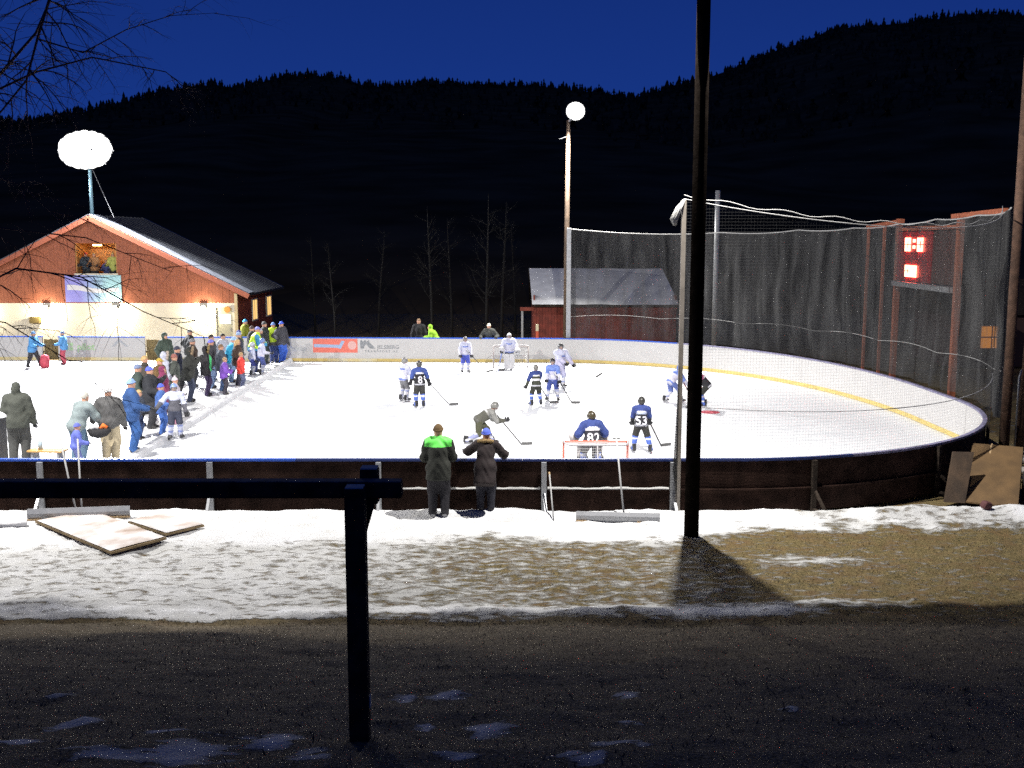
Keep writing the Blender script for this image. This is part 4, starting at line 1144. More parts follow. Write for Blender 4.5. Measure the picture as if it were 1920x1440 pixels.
    if hat:
        kind, colr = hat
        m = cloth(colr) if kind in ('beanie', 'pompom') else mat('hat_%s_%d_%d_%d' % (kind, *[int(c*1000) for c in colr]), colr, .35 if kind == 'helmet' else .7)
        ho = link(kind if kind in ('helmet', 'cap') else ('hair' if 'hair' in kind else 'beanie'), hat_mesh(kind, m), root, H3, hrot, (hs,)*3)
        if kind == 'helmet': link('cage', CAGE, ho)
        if kind in ('beanie', 'pompom'): link('cuff', recol(CUFF, m), ho)
        if kind == 'pompom': link('bobble', recol(POM, m), ho)
    if fur:
        pts = [(.062*kid*math.cos(a)*sc_, (.045+.012*math.sin(a))*sc_*kid, .074*kid*math.sin(a)*sc_) for a in np.linspace(0, 2*math.pi, 17)] if hood else [(.085*math.cos(a)*sc_, -.03*sc_+.07*math.sin(a)*sc_, -.085*sc_+(.02*math.sin(a))*-sc_) for a in np.linspace(0, 2*math.pi, 17)]
        mb = MB().tube(pts, [(.022+.006*math.sin(i*2.3))*sc_ for i in range(17)], 7, cap=False)
        fo2 = mb.build('fur_trim', mat('fur_%d' % int(fur[0]*1000), fur, .95, var=.5, vscale=60, bump=1.0, bscale=120), root, True, H3); fo2.rotation_euler = hrot
    gm = mat('glove_%d_%d_%d' % tuple(int(c*1000) for c in glove), glove, .7) if glove else skin
    for (sgn, el, hd_) in hands:
        d = Vector(hd_-el).normalized(); q = Vector((0, 0, -1)).rotation_difference(d)
        s_ = sc_*(1.0/1.75)*(1.75 if player else 1.12)
        o = link('glove' if glove else 'hand', hand_mesh(bool(player) or arms[0] == 'front', gm), root, tuple(S_(hd_-np.array(d)*.006)), None, (sgn*s_*-1, s_, s_)); o.rotation_mode = 'QUATERNION'; o.rotation_quaternion = q
    if player:
        for sgn, (kn, an) in zip((-1, 1), leg_info):
            dx_, dy_ = 0, 0; sk = link('skate', SKATE, root, (an[0]*sc_, an[1]*sc_+.0, an[2]*sc_+lift-.045*sc_-.018), (0, 0, R(-sgn*14)), (sc_/1.45,)*3); link('blade', BLADE, sk)
    root['_j'] = 0; del root['_j']
    info = dict(root=root, S=S_, P=P, dirv=dirv, J=J, sc=sc_, lift=lift, hands=[tuple(S_(hd_)) for _, _, hd_ in hands], yaw=yaw, pos=(x, y, zb), leg=leg_info)
    return info
def to_world(info, p):
    c, s_ = math.cos(R(info['yaw'])), math.sin(R(info['yaw'])); X, Y, Z = info['pos']
    return Vector((X+p[0]*c-p[1]*s_, Y+p[0]*s_+p[1]*c, Z+p[2]))
def number(info, txt, size=.30, side=-1, colr=(.80, .80, .86), up=.085):
    """digits sewn on the back of a jersey, laid onto its surface"""
    me = text_mesh(txt, size, 0, .006, .92, 'CENTER', 1.12); me.materials.append(cloth(colr))
    bm = bmesh.new(); bm.from_mesh(me); bmesh.ops.triangulate(bm, faces=bm.faces); bmesh.ops.subdivide_edges(bm, edges=bm.edges, cuts=2, use_grid_fill=True)
    J, S_ = info['J'], info['S']; base = S_(info['P']+info['dirv']*up); dv = info['dirv']
    for v in bm.verts:
        p = base+v3(v.co.x, 0, 0); p = p+np.array(dv)*(v.co.y-size*.34)
        yy = np.linspace(-.45, .1, 111); pts = np.stack([np.full(111, p[0]), p[1]+yy, np.full(111, p[2])], -1)
        dd = J.ev(pts, .024*info['sc']); i = int(np.argmax(dd < 0)) if (dd < 0).any() else 70
        v.co = (p[0], p[1]+yy[i]-.014, p[2])
    bmesh.ops.recalc_face_normals(bm, faces=bm.faces); bm.to_mesh(me); bm.free()
    return link('jersey_number', me, info['root'])
def name_bar(info, up, w, h, colr):
    J, S_ = info['J'], info['S']; base = S_(info['P']+info['dirv']*up); dv = np.array(info['dirv']); V = []; F = []
    for i in range(11):
        for j in (0, 1):
            p = base+v3((i/10-.5)*w, 0, 0)+dv*(j-.5)*h+dv*.02*(1-((i-5)/5)**2)
            yy = np.linspace(-.45, .1, 111); pts = np.stack([np.full(111, p[0]), p[1]+yy, np.full(111, p[2])], -1)
            dd = J.ev(pts, .024*info['sc']); k = int(np.argmax(dd < 0)) if (dd < 0).any() else 70; V.append((p[0], p[1]+yy[k]-.012, p[2]))
    for i in range(10): F.append((2*i, 2*i+2, 2*i+3, 2*i+1))
    return mesh_obj('name_bar', V, F, cloth(colr), info['root'])
def stick(label, grip, tip, blade_dir, top=.25, colr=(.03, .03, .035), goalie=False):
    """hockey stick: shaft through the grip point down to the heel, blade lying on the ice"""
    g_, t_ = Vector(grip), Vector(tip); d = (t_-g_).normalized(); root = empty('hockey_stick', t_, 0, label, 'hockey stick', 'hockey sticks')
    a = g_-d*top-t_; MB().bar(a, (0, 0, 0), .030, .022).build('shaft', mat('stick_shaft_%d' % int(colr[0]*1000), colr, .5), root)
    MB().bar(a-d*.005, a+d*.14, .034, .028).build('grip_tape', mat('tape_white', (.7, .7, .68), .8), root)
    b = Vector(blade_dir).normalized(); up = Vector((0, 0, 1)); w = .075 if not goalie else .10; L_ = .27
    mb = MB().bar(Vector((0, 0, w*.35)), b*L_*.6+Vector((0, 0, w*.40)), .014, w).bar(b*L_*.6+Vector((0, 0, w*.40)), b*L_+Vector((.01, .01, w*.5)), .014, w*.95)
    mb.build('blade', mat('stick_tape', (.10, .10, .10), .8), root)
    return root

# palettes
NAVY = (.03, .05, .16); DK = (.016, .017, .020); GREYD = (.06, .065, .07); JEAN = (.07, .12, .24); ROYAL = (.05, .10, .50); CHAR = (.035, .035, .04)
DARKTEAM = dict(base=(.016, .016, .02), yoke=(.030, .052, .20), bar=(.78, .78, .82), hem=(.62, .63, .68), sock=(.07, .13, .45), stripe=(.80, .80, .82))
WHITETEAM = dict(base=(.66, .66, .78), yoke=(.60, .62, .78), bar=(.10, .16, .48), hem=(.16, .22, .55), sock=(.70, .70, .74), stripe=(.30, .34, .55))
WHITETEAM2 = dict(WHITETEAM, yoke=(.16, .24, .58))
HB = (.012, .012, .014)
GC = 'spectators along the ice divider'; GP = 'young hockey players on the ice'
# two spectators at the near boards
person('man in dark coat with lime green shoulders leaning at the near boards', -1.38, 19.40, 1.76, 2, (.022, .024, .018), cloth((.012, .011, .015)), ('beanie', (.13, .08, .03)), ('front', 'front'), .10, zbase=gz(-1.38, 19.4)-.01, vest=(.16, .90, .12), bulk=.030, hem=.13, pantw=.022, stance=.065, vox=.0135, group='spectators at the near boards', boots=mat('boot_snowy', (.30, .30, .31), .8), headyaw=-20)
person('stooping person in dark coat with tan fur hood and blue beanie at the near boards', -.50, 19.62, 1.60, -4, (.017, .010, .010), cloth((.010, .010, .018)), ('beanie', (.09, .14, .62)), ((-.27, .30, .645), (.22, .28, .62)), .42, zbase=gz(-.5, 19.62)-.01, fur=(.33, .22, .09), bulk=.031, hem=.22, pantw=.022, stance=.062, vox=.0135, group='spectators at the near boards', headpitch=-10)
# left group on the ice just inside the boards
GL = 'men on the ice by the near left boards'
person('broad man in dark green grey overall seen from behind at far left', -11.85, 24.95, 1.90, 14, (.050, .055, .045), cloth((.045, .046, .044)), ('beanie', (.04, .042, .04)), ('down', (.185, .05, .46)), .06, .075, pantw=.032, bulk=.036, group=GL, hood=True, hem=.10)
person('grey jacketed man in blue jeans bending sideways by the bench', -10.28, 24.55, 1.78, -28, (.20, .245, .25), cloth((.10, .17, .25)), ('hair', (.38, .37, .33)), ((-.17, .16, .42), (.24, .26, .50)), .36, .07, pantw=.026, bulk=.034, group=GL, side=.14, hem=.09)
person('man in charcoal jacket and beige trousers with pale grey beanie', -9.58, 24.75, 1.84, 6, (.075, .075, .075), cloth((.52, .44, .29)), ('beanie', (.52, .52, .52)), ('pocket', (.17, .08, .47)), .10, .06, pantw=.028, bulk=.034, group=GL, headyaw=-35)
person('small child in blue suit between the two bending men', -9.98, 23.75, 1.12, -60, (.10, .13, .45), cloth((.10, .12, .30)), ('beanie', (.10, .12, .42)), ('down', 'front'), .15, bulk=.03, group=GL)
bag = empty('hip_bag', (-9.72, 24.50, .72), 0, 'black hip bag stuffed with white and orange gloves behind beige trousers', 'bag')
MB().tube([(-.26, 0, .12), (-.15, -.06, .06), (0, -.08, .05), (.16, -.06, .08), (.26, 0, .14)], [.05, .10, .12, .10, .05], 10).build('pouch', BLACK, bag, True)
MB().tube([(-.16, -.05, .15), (-.07, -.07, .22), (0, -.07, .17)], [.05, .065, .04], 8).build('white_glove', mat('white_knit', (.75, .75, .72), .9), bag, True)
MB().tube([(.06, -.06, .16), (.12, -.07, .24), (.20, -.05, .18)], [.045, .06, .04], 8).build('orange_glove', mat('orange_knit', (.75, .17, .03), .9), bag, True)

# the crowd along the divider, nearest first
def crowd(label, x, y, h, yaw, jk, pt, hat, arms=('down', 'down'), lean=.05, **k):
    k['bulk'] = max(k.get('bulk', 0), .034 if h > 1.5 else .030); k.setdefault('hem', .105)
    return person(label, x, y, h, yaw, jk, cloth(pt), hat, arms, lean, group=k.pop('group', GC), **k)
crowd('man in full blue snowsuit and pale blue beanie, nearest of the crowd', -9.52, 26.05, 1.86, -62, (.025, .075, .22), (.03, .10, .30), ('beanie', (.22, .34, .62)), ('pocket', 'front'), bulk=.028)
crowd('bareheaded child in dark jacket behind the blue snowsuit man', -9.98, 27.75, 1.34, -95, (.05, .06, .08), (.03, .05, .12), ('hair', (.45, .30, .14)), ('front', 'front'), .2)
crowd('child in bright blue suit and royal blue beanie near the divider', -9.58, 28.45, 1.40, -85, (.06, .13, .38), (.05, .13, .42), ('beanie', (.08, .12, .66)), ('down', 'front'))
person('young player in pale blue helmet and white sleeved jersey facing the camera by the divider', -8.98, 27.75, 1.50, -158, (.5, .5, .6), cloth((.03, .035, .06)), ('helmet', (.20, .30, .62)), ('down', 'wide'), .08, .09, group=GC, player=dict(base=(.10, .10, .12), yoke=(.56, .60, .78), bar=(.66, .66, .70), hem=(.05, .06, .10), sock=(.55, .58, .72), stripe=(.2, .25, .5)))
crowd('man in dark green jacket and blue grey beanie behind the blue suit', -10.62, 29.65, 1.80, -70, (.045, .065, .055), DK, ('beanie', (.16, .20, .32)), ('pocket', 'pocket'), bulk=.03)
crowd('man in black jacket with vivid royal blue beanie', -10.20, 29.40, 1.77, -88, (.022, .024, .030), CHAR, ('beanie', (.10, .13, .70)), ('phone', 'front'), bulk=.03)
crowd('child in white and pink suit beside the pale helmet player', -9.72, 30.1, 1.36, -70, (.62, .55, .62), (.40, .20, .28), ('pompom', (.66, .56, .62)), ('front', 'down'))
crowd('woman in maroon hooded jacket in the front cluster', -10.36, 31.0, 1.57, -80, (.22, .035, .10), (.20, .04, .10), None, ('pocket', 'pocket'), hood=True, fur=None)
crowd('blond bareheaded man at the back of the front cluster', -11.2, 31.9, 1.80, -75, (.06, .05, .04), DK, ('hair', (.50, .34, .15)), ('down', 'down'))
crowd('person in yellow brown cap behind the royal blue beanie', -10.78, 32.0, 1.72, -100, (.14, .08, .03), DK, ('cap', (.45, .32, .04)), ('down', 'down'))
crowd('person in pale lilac hooded jacket at the back of the front cluster', -11.02, 33.2, 1.76, -60, (.48, .50, .60), (.10, .11, .15), None, ('pocket', 'pocket'), hood=True, fur=(.45, .38, .32), bulk=.03)
crowd('man in dark green hooded coat standing apart on the ice', -13.15, 39.8, 1.80, -120, (.045, .065, .048), (.03, .04, .035), ('beanie', (.10, .12, .11)), ('down', 'pocket'), hood=True, bulk=.03)
crowd('man in black jacket and grey cap with a hand on his hip', -12.70, 41.4, 1.80, -55, (.018, .020, .022), CHAR, ('cap', (.25, .25, .26)), ('hips', 'hips'))
crowd('person in black parka with brown fur hood holding a phone', -10.60, 34.35, 1.80, -75, (.030, .032, .028), (.04, .05, .09), None, ('phone', 'phone'), .12, hood=True, fur=(.30, .22, .14), bulk=.04, hem=.14)
crowd('woman in black coat with bright green front and brown fur hood', -10.44, 35.75, 1.70, -75, (.028, .026, .030), (.06, .04, .10), None, ('pocket', 'down'), hood=True, fur=(.28, .20, .08), front=(.06, .52, .16), bulk=.03, hem=.12)
crowd('small child in purple jacket at the divider', -9.90, 36.0, 1.29, -80, (.20, .08, .46), (.05, .045, .06), ('hair', (.42, .28, .16)), ('front', 'front'), .12)
crowd('person in charcoal jacket and violet blue beanie', -10.80, 37.6, 1.76, -80, (.045, .045, .055), (.16, .24, .40), ('beanie', (.20, .20, .62)), ('down', 'pocket'))
crowd('child in bright red jacket behind the purple child', -9.62, 37.2, 1.33, -70, (.72, .06, .045), (.12, .14, .24), ('hair', (.40, .26, .12)), ('down', 'down'))
crowd('blond woman in dark brown jacket behind the red child', -10.02, 38.3, 1.70, -60, (.05, .03, .022), (.06, .06, .09), ('longhair', (.55, .38, .18)), ('pocket', 'down'))
crowd('person in turquoise jacket and pale blue cap stooping over the child', -10.52, 39.2, 1.72, -70, (.03, .34, .56), (.22, .34, .54), ('beanie', (.34, .54, .74)), ('front', 'front'), .32, bulk=.03)
crowd('dark haired person in grey jacket among the middle crowd', -11.35, 39.6, 1.76, -90, (.05, .05, .05), DK, ('hair', (.03, .025, .02)), ('down', 'down'))
crowd('person in white scarf and black hair in the middle crowd', -11.15, 40.5, 1.72, -110, (.42, .44, .50), CHAR, ('hair', (.02, .018, .016)), ('down', 'pocket'))
crowd('man in navy beanie and olive jacket at the back of the crowd', -10.92, 42.0, 1.72, -85, (.09, .10, .05), NAVY, ('beanie', (.05, .05, .20)), ('down', 'down'))
crowd('person in yellow green jacket and bright blue hat behind the boards', -11.86, 46.75, 1.80, -100, (.26, .27, .03), CHAR, ('beanie', (.04, .30, .66)), ('down', 'down'), group='spectators behind the far boards')
crowd('steward in lime vest over turquoise jacket bending down in lavender cap', -10.36, 42.3, 1.86, -75, (.05, .26, .46), (.02, .03, .10), ('cap', (.26, .26, .66)), ('front', 'front'), .30, vest=(.52, .80, .04), bulk=.03)
person('small player in white jersey and blue helmet beside the bending steward', -9.80, 41.05, 1.46, -70, (.5, .5, .6), cloth((.05, .07, .22)), ('helmet', (.16, .24, .50)), ('down', 'front'), .15, .08, group=GC, player=WHITETEAM)
person('second small white jersey player left of the bending steward', -10.18, 41.05, 1.30, -60, (.5, .5, .6), cloth((.05, .06, .24)), ('helmet', (.50, .52, .58)), ('down', 'down'), .15, .08, group=GC, player=WHITETEAM)
crowd('tall man in long black coat and dark knitted beanie near the far boards', -10.58, 44.9, 1.84, -95, (.018, .022, .020), (.02, .03, .03), ('beanie', (.06, .06, .06)), ('down', 'pocket'), hem=.2, bulk=.034)
crowd('pale haired person behind the bending steward', -10.44, 43.6, 1.64, -80, (.03, .03, .03), DK, ('hair', (.60, .58, .55)), ('down', 'down'))
crowd('person in lime vest and steel blue beanie near the far boards', -10.32, 45.45, 1.76, -140, (.05, .05, .05), NAVY, ('beanie', (.12, .22, .52)), ('down', 'down'), vest=(.56, .80, .04))
crowd('man in dark grey jacket and blue trousers last in the crowd by the boards', -9.98, 45.5, 1.80, -120, (.045, .045, .055), (.04, .12, .55), ('beanie', (.05, .11, .66)), ('down', (.24, .1, .60)))
crowd('person in dark navy coat behind the fur hooded parka', -11.25, 35.2, 1.76, -85, (.02, .025, .05), DK, ('beanie', (.05, .05, .08)), ('pocket', 'pocket'))
crowd('person in slate jacket right behind the purple child', -10.25, 36.9, 1.66, -75, (.06, .07, .09), JEAN, ('hair', (.20, .12, .06)), ('pocket', 'down'))
crowd('person in dark brown jacket and grey beanie deep in the middle crowd', -11.55, 37.9, 1.76, -80, (.06, .04, .03), DK, ('beanie', (.20, .20, .21)), ('down', 'pocket'))
crowd('person in dark jacket with pale blue beanie left of the bending steward', -10.75, 41.3, 1.70, -80, (.03, .035, .05), JEAN, ('beanie', (.30, .42, .62)), ('down', 'pocket'))
crowd('person in black jacket between the two lime vests', -10.72, 43.3, 1.78, -90, (.02, .02, .022), DK, ('beanie', (.08, .05, .05)), ('down', 'down'))
crowd('person in grey green parka between the front cluster and the fur hooded parka', -10.75, 33.3, 1.70, -78, (.07, .08, .07), CHAR, ('beanie', (.30, .12, .10)), ('pocket', 'pocket'))
# far left, behind the far boards, and on the balcony
crowd('person in sky blue jacket striding on the far left ice', -19.95, 43.75, 1.52, -100, (.10, .34, .68), DK, ('beanie', (.16, .36, .70)), ('front', 'front'), .16, group='people on the far left ice', step=.16, stance=.06)
crowd('person in sky blue jacket and red trousers beside the brown gate', -19.2, 45.0, 1.42, 95, (.12, .36, .70), (.55, .10, .14), ('beanie', (.22, .36, .66)), ('front', 'front'), .06, group='people on the far left ice')
rb = empty('red_bag', (-19.45, 43.65, 0), 0, 'pinkish red bag standing by the striding blue jacket', 'bag')
MB().tube([(0, 0, .02), (0, 0, .25), (.02, 0, .5), (.02, 0, .56)], [.17, .20, .15, .06], 10).build('sack', mat('red_nylon', (.60, .08, .12), .6, var=.2), rb, True)
MB().tube([(-.05, 0, .54), (-.02, 0, .66), (.06, 0, .66), (.09, 0, .54)], .012, 5).build('handle', BLACK, rb)
crowd('bareheaded man in black behind the far boards', -4.17, 47.2, 1.80, 180, (.012, .012, .014), DK, ('hair', (.20, .12, .06)), ('down', 'down'), group='spectators behind the far boards')
crowd('person in lime green hooded jacket bowed behind the far boards', -3.45, 46.7, 1.62, 90, (.28, .55, .03), DK, None, ('front', 'front'), .5, group='spectators behind the far boards', hood=True, bulk=.04)
crowd('man in dark jacket and pale cap leaning on the far boards', -.99, 45.95, 1.70, 170, (.035, .037, .033), DK, ('cap', (.62, .58, .46)), ((-.20, .16, .635), (.18, .2, .62)), .2, group='spectators behind the far boards')
GB = 'children on the barn balcony'
for lab, x, jk, ht in (('child in red hat and dark jacket at the balcony', -20.38, (.03, .04, .05), ('beanie', (.62, .08, .05))), ('blond child in the middle of the balcony', -19.98, (.40, .20, .08), ('hair', (.55, .36, .14))), ('child in yellow green jacket at the balcony end', -19.08, (.45, .48, .12), ('hair', (.60, .45, .18))), ('child in dark blue jacket crouched low at the balcony rail', -19.42, (.05, .06, .16), ('hair', (.40, .22, .10)))):
    crowd(lab, x, 50.86, 1.56 if 'crouched' not in lab else 1.2, 180, jk, DK, ht, ('front', 'front'), .1, zbase=3.135, group=GB)

# ------------------------------------------------------------------ hockey players
p53 = person('dark jersey player number 53 standing with legs apart, seen from behind', 3.22, 25.92, 1.43, -4, (.02, .02, .02), cloth((.028, .027, .024)), ('helmet', (.035, .034, .03)), ((-.15, .20, .50), (.16, .20, .50)), .16, .13, crouch=.02, group=GP, player=DARKTEAM, feet=((-.13, .02), (.17, -.05)), vox=.018)
number(p53, '53', .30, up=.065); name_bar(p53, .185, .27, .05, (.40, .45, .62))
stick('black stick held by player number 53', to_world(p53, p53['hands'][1]), (3.85, 26.75, .01), (1, .4, 0), .35)
g82 = person('goalkeeper number 82 in dark jersey crouching behind the near red goal', 1.83, 23.75, 1.50, 8, (.02, .02, .02), cloth((.03, .025, .03)), ('helmet', (.05, .04, .02)), ((-.23, .16, .50), (.23, .16, .50)), .26, .12, crouch=.07, group=GP, player=dict(DARKTEAM, base=(.03, .03, .04), yoke=(.028, .05, .19)), bulk=.036, feet=((-.14, .02), (.14, .02)), vox=.018, headyaw=35)
number(g82, '82', .30, up=.08); name_bar(g82, .20, .34, .055, (.78, .78, .82))
def goalie_kit(info, col):
    rt = info['root']; m = mat('pad_%d' % int(col[0]*100), col, .6, var=.15, vscale=6); s_ = info['sc']
    for sgn, (kn, an) in zip((-1, 1), info['leg']):
        kz = kn[2]*s_+info['lift']; az = an[2]*s_+info['lift']
        y_ = (kn[1]+an[1])/2*s_+.10
        mb = MB(); xx = (kn[0]+an[0])/2*s_
        mb.prism([(xx-.12, az-.06), (xx+.12, az-.06), (xx+.125, kz-.1), (xx+.13, kz+.16), (xx+.06, kz+.22), (xx-.06, kz+.22), (xx-.13, kz+.16), (xx-.125, kz-.1)], 'y', y_, y_+.09)
        pd = mb.build('leg_pad', m, rt); bv = pd.modifiers.new('b', 'BEVEL'); bv.width = .025; bv.segments = 2
        MB().box(xx-.13, xx+.13, y_-.10, y_+.0, kz-.15, kz-.10).box(xx-.12, xx+.12, y_-.09, y_, az+.08, az+.13).build('pad_strap', BLACK, pd)
    h0, h1 = info['hands']
    b = MB().box(-.11, .11, -.03, .03, -.19, .15).build('blocker', m, rt, False, h1); b.rotation_euler = (R(-10), 0, R(-15)); bv = b.modifiers.new('b', 'BEVEL'); bv.width = .02; bv.segments = 2
    MB().tube([(h0[0]-.02, h0[1]-.03, h0[2]+.12), (h0[0]-.03, h0[1]+.03, h0[2]), (h0[0]-.02, h0[1]+.10, h0[2]-.14)], [.07, .14, .06], 10).build('catching_glove', m, rt, True)
goalie_kit(g82, (.55, .52, .50))
stick('goalkeeper stick of number 82 beside the near goal', to_world(g82, g82['hands'][1]), (2.05, 24.6, .01), (-1, .2, 0), .25, (.5, .3, .1), True)
p7 = person('dark jersey player with white back patch standing before a white player', .77, 33.36, 1.36, 12, (.02, .02, .02), cloth((.03, .032, .024)), ('helmet', (.16, .16, .15)), ((-.22, .10, .46), (.10, .22, .50)), .18, .10, crouch=.02, group=GP, player=dict(DARKTEAM, base=(.045, .05, .035)), feet=((-.12, .0), (.13, .03)))
name_bar(p7, .11, .30, .07, (.75, .75, .78))
stick('stick held by the dark player at mid ice', to_world(p7, p7['hands'][1]), (1.25, 34.0, .01), (1, .3, 0), .3)
p6 = person('white jersey player in blue shorts right behind the dark player', 1.34, 34.45, 1.42, 172, (.5, .5, .5), cloth((.045, .07, .26)), ('helmet', (.03, .025, .03)), ((-.17, .16, .48), (.12, .2, .5)), .14, .10, group=GP, player=WHITETEAM2, feet=((-.14, .05), (.13, -.02)))
stick('stick held by the white player behind the dark player', to_world(p6, p6['hands'][0]), (1.95, 34.0, .01), (1, -.3, 0), .3)
p5 = person('tall white jersey player turning with stick swung out to the right', 1.73, 37.66, 1.60, 205, (.5, .5, .5), cloth((.44, .44, .60)), ('helmet', (.05, .05, .05)), ((-.24, .18, .50), (-.05, .24, .52)), .10, .08, group=GP, player=dict(WHITETEAM, base=(.52, .50, .66), hem=(.50, .49, .66)), bulk=.032, hem=.16)
stick('stick swung out low above the ice by the tall white player', to_world(p5, p5['hands'][0]), (3.0, 37.5, .38), (1, 0, .6), .3, (.25, .22, .16))
p3 = person('white jersey player in bright blue shorts left of the far goal', -1.87, 41.85, 1.46, 195, (.5, .5, .5), cloth((.05, .07, .36)), ('helmet', (.10, .09, .09)), ((-.14, .18, .46), (.16, .12, .50)), .10, .09, group=GP, player=WHITETEAM)
stick('stick reaching right from the player left of the far goal', to_world(p3, p3['hands'][0]), (-1.02, 42.0, .01), (1, -.1, .25), .3)
p4 = person('goalkeeper in white standing in front of the far goal', -.12, 43.05, 1.55, 183, (.5, .5, .5), cloth((.03, .035, .05)), ('helmet', (.52, .52, .54)), ((-.20, .18, .50), (.20, .18, .50)), .14, .06, crouch=.03, group=GP, player=WHITETEAM, bulk=.034)
goalie_kit(p4, (.62, .62, .63))
stick('goalkeeper stick standing before the far goal', to_world(p4, p4['hands'][1]), (-.55, 42.6, .01), (1, 0, 0), .2, (.10, .16, .45), True)
p1 = person('white jersey player half hidden behind the dark player on the left', -3.56, 34.4, 1.44, -40, (.5, .5, .5), cloth((.16, .16, .17)), ('helmet', (.22, .22, .22)), ((-.18, .16, .48), (.12, .2, .5)), .16, .09, group=GP, player=WHITETEAM)
p2 = person('dark jersey player with white number panel on left ice', -2.92, 33.03, 1.50, 14, (.02, .02, .02), cloth((.035, .035, .032)), ('helmet', (.07, .07, .065)), ((-.17, .18, .50), (.24, .12, .46)), .10, .085, group=GP, player=dict(DARKTEAM, yoke=(.045, .08, .28)))
number(p2, '8', .32, up=.07); name_bar(p2, .20, .26, .04, (.78, .78, .80))
stick('stick pointing right from the dark player on left ice', to_world(p2, p2['hands'][1]), (-2.0, 33.5, .02), (1, .2, 0), .35)
p8 = person('bent over skater in dull dark jersey striding to the right', -.72, 26.85, 1.44, -78, (.1, .1, .1), cloth((.060, .062, .035)), ('helmet', (.16, .16, .15)), ((-.10, .34, .42), (.10, .36, .44)), 1.02, .08, crouch=.075, group=GP, player=dict(base=(.075, .075, .06), yoke=(.20, .20, .19), bar=(.45, .45, .45), hem=(.10, .10, .09), sock=(.28, .30, .50), stripe=(.70, .70, .72)), feet=((-.07, .17), (.08, -.34, .05)), vox=.018)
stick('stick carried low by the bent over skater', to_world(p8, p8['hands'][0]), (.25, 26.95, .01), (1, 0, 0), .3)
p11 = person('white and blue player bent low at the face off circle', 5.28, 34.2, 1.44, -62, (.5, .5, .5), cloth((.10, .14, .36)), ('helmet', (.08, .14, .40)), ((-.05, .34, .40), (.14, .30, .38)), .80, .12, crouch=.06, group=GP, player=WHITETEAM2, feet=((-.10, -.16), (.14, .12)))
stick('stick held by the bent player at the face off circle', to_world(p11, p11['hands'][0]), (5.95, 33.9, .01), (1, -.2, 0), .3, (.45, .10, .08))
p12 = person('dark jersey player bent forward half hidden by the dark pole', 6.12, 33.25, 1.40, 78, (.02, .02, .02), cloth((.022, .024, .020)), ('helmet', (.04, .04, .04)), ((-.10, .32, .42), (.12, .28, .42)), .70, .10, crouch=.05, group=GP, player=dict(DARKTEAM, yoke=(.40, .12, .22)))
stick('stick held by the dark player behind the pole', to_world(p12, p12['hands'][0]), (5.75, 33.0, .01), (-1, 0, 0), .3)

# ------------------------------------------------------------------ goals
def goal(x, y, open_dir, w, h, label, frame_col, back_col, base_red=True):
    """frame: front posts and crossbar, rounded top back bar, base; net panels between"""
    g_ = empty('hockey_goal', (x, y, 0), 0, label, 'goal', 'hockey goals'); s_ = open_dir; r = .030
    mf = mat('goal_%d' % int(frame_col[0]*100), frame_col, .4, var=.12, vscale=9); mbk = mat('goalback_%d' % int(back_col[0]*100), back_col, .45)
    for sx_ in (-1, 1): MB().tube([(sx_*w/2, 0, 0), (sx_*w/2, 0, h)], r, 10).build('goal_post', mf, g_, True)
    MB().tube([(-w/2-r, 0, h), (w/2+r, 0, h)], r*1.02, 10).build('crossbar', mf, g_, True)
    d = -s_*.5
    pts = [(-w/2, 0, h+.02)] + [(-w/2+.14*(1-math.cos(a))*1.0, d*math.sin(a), h+.02) for a in np.linspace(.2, R(90), 6)] + [(w/2-.14*(1-math.cos(a)), d*math.sin(a), h+.02) for a in np.linspace(R(90), .2, 6)] + [(w/2, 0, h+.02)]
    MB().tube(pts, .02, 8).build('top_frame', mbk, g_, True)
    D = -s_*.85
    MB().tube([(-w/2, 0, .03), (-w/2+.05, D*.8, .03), (-w/2+.25, D, .03), (w/2-.25, D, .03), (w/2-.05, D*.8, .03), (w/2, 0, .03)], .022, 8).build('base_frame', mbk, g_, True)
    MB().tube([(0, d, h+.02), (0, D, .03)], .016, 8).build('rear_stay', mbk, g_, True)
    # net strings, back and sides
    mb = MB(); n = 26
    for i in range(n+1):
        u = -w/2+.16+(w-.32)*i/n; strand(mb, [(u, d, h), (u, (d+D)/2*1.02, h*.5), (u, D, .05)], .003)
    for j in range(1, 17):
        t = j/17; strand(mb, [(-w/2+.16, d+(D-d)*t, h*(1-t)+.05*t), (w/2-.16, d+(D-d)*t, h*(1-t)+.05*t)], .003)
    for sx_ in (-1, 1):
        for i in range(8):
            t = i/8; strand(mb, [(sx_*w/2, d*t*.9, h), (sx_*(w/2-.02), D*t*.95, .05)], .003)
        for j in range(1, 17): t = j/17; strand(mb, [(sx_*w/2, 0, h*t), (sx_*(w/2-.1), D+(d-D)*t, h*t)], .003)
    for i in range(9): strand(mb, [(-w/2+.05, d*i/9, h+.01), (w/2-.05, d*i/9, h+.01)], .003)
    ns = mb.build('net_strings', mat('goal_net', (.62, .62, .62), .9), g_); ns['kind'] = 'stuff'
    return g_
goal(-.05, 43.50, -1, 1.44, .90, 'grey framed small goal in front of the far boards', (.30, .27, .26), (.34, .33, .33))
goal(1.83, 22.70, 1, 1.40, .90, 'small goal with red crossbar just behind the near boards', (.62, .12, .06), (.36, .35, .36))

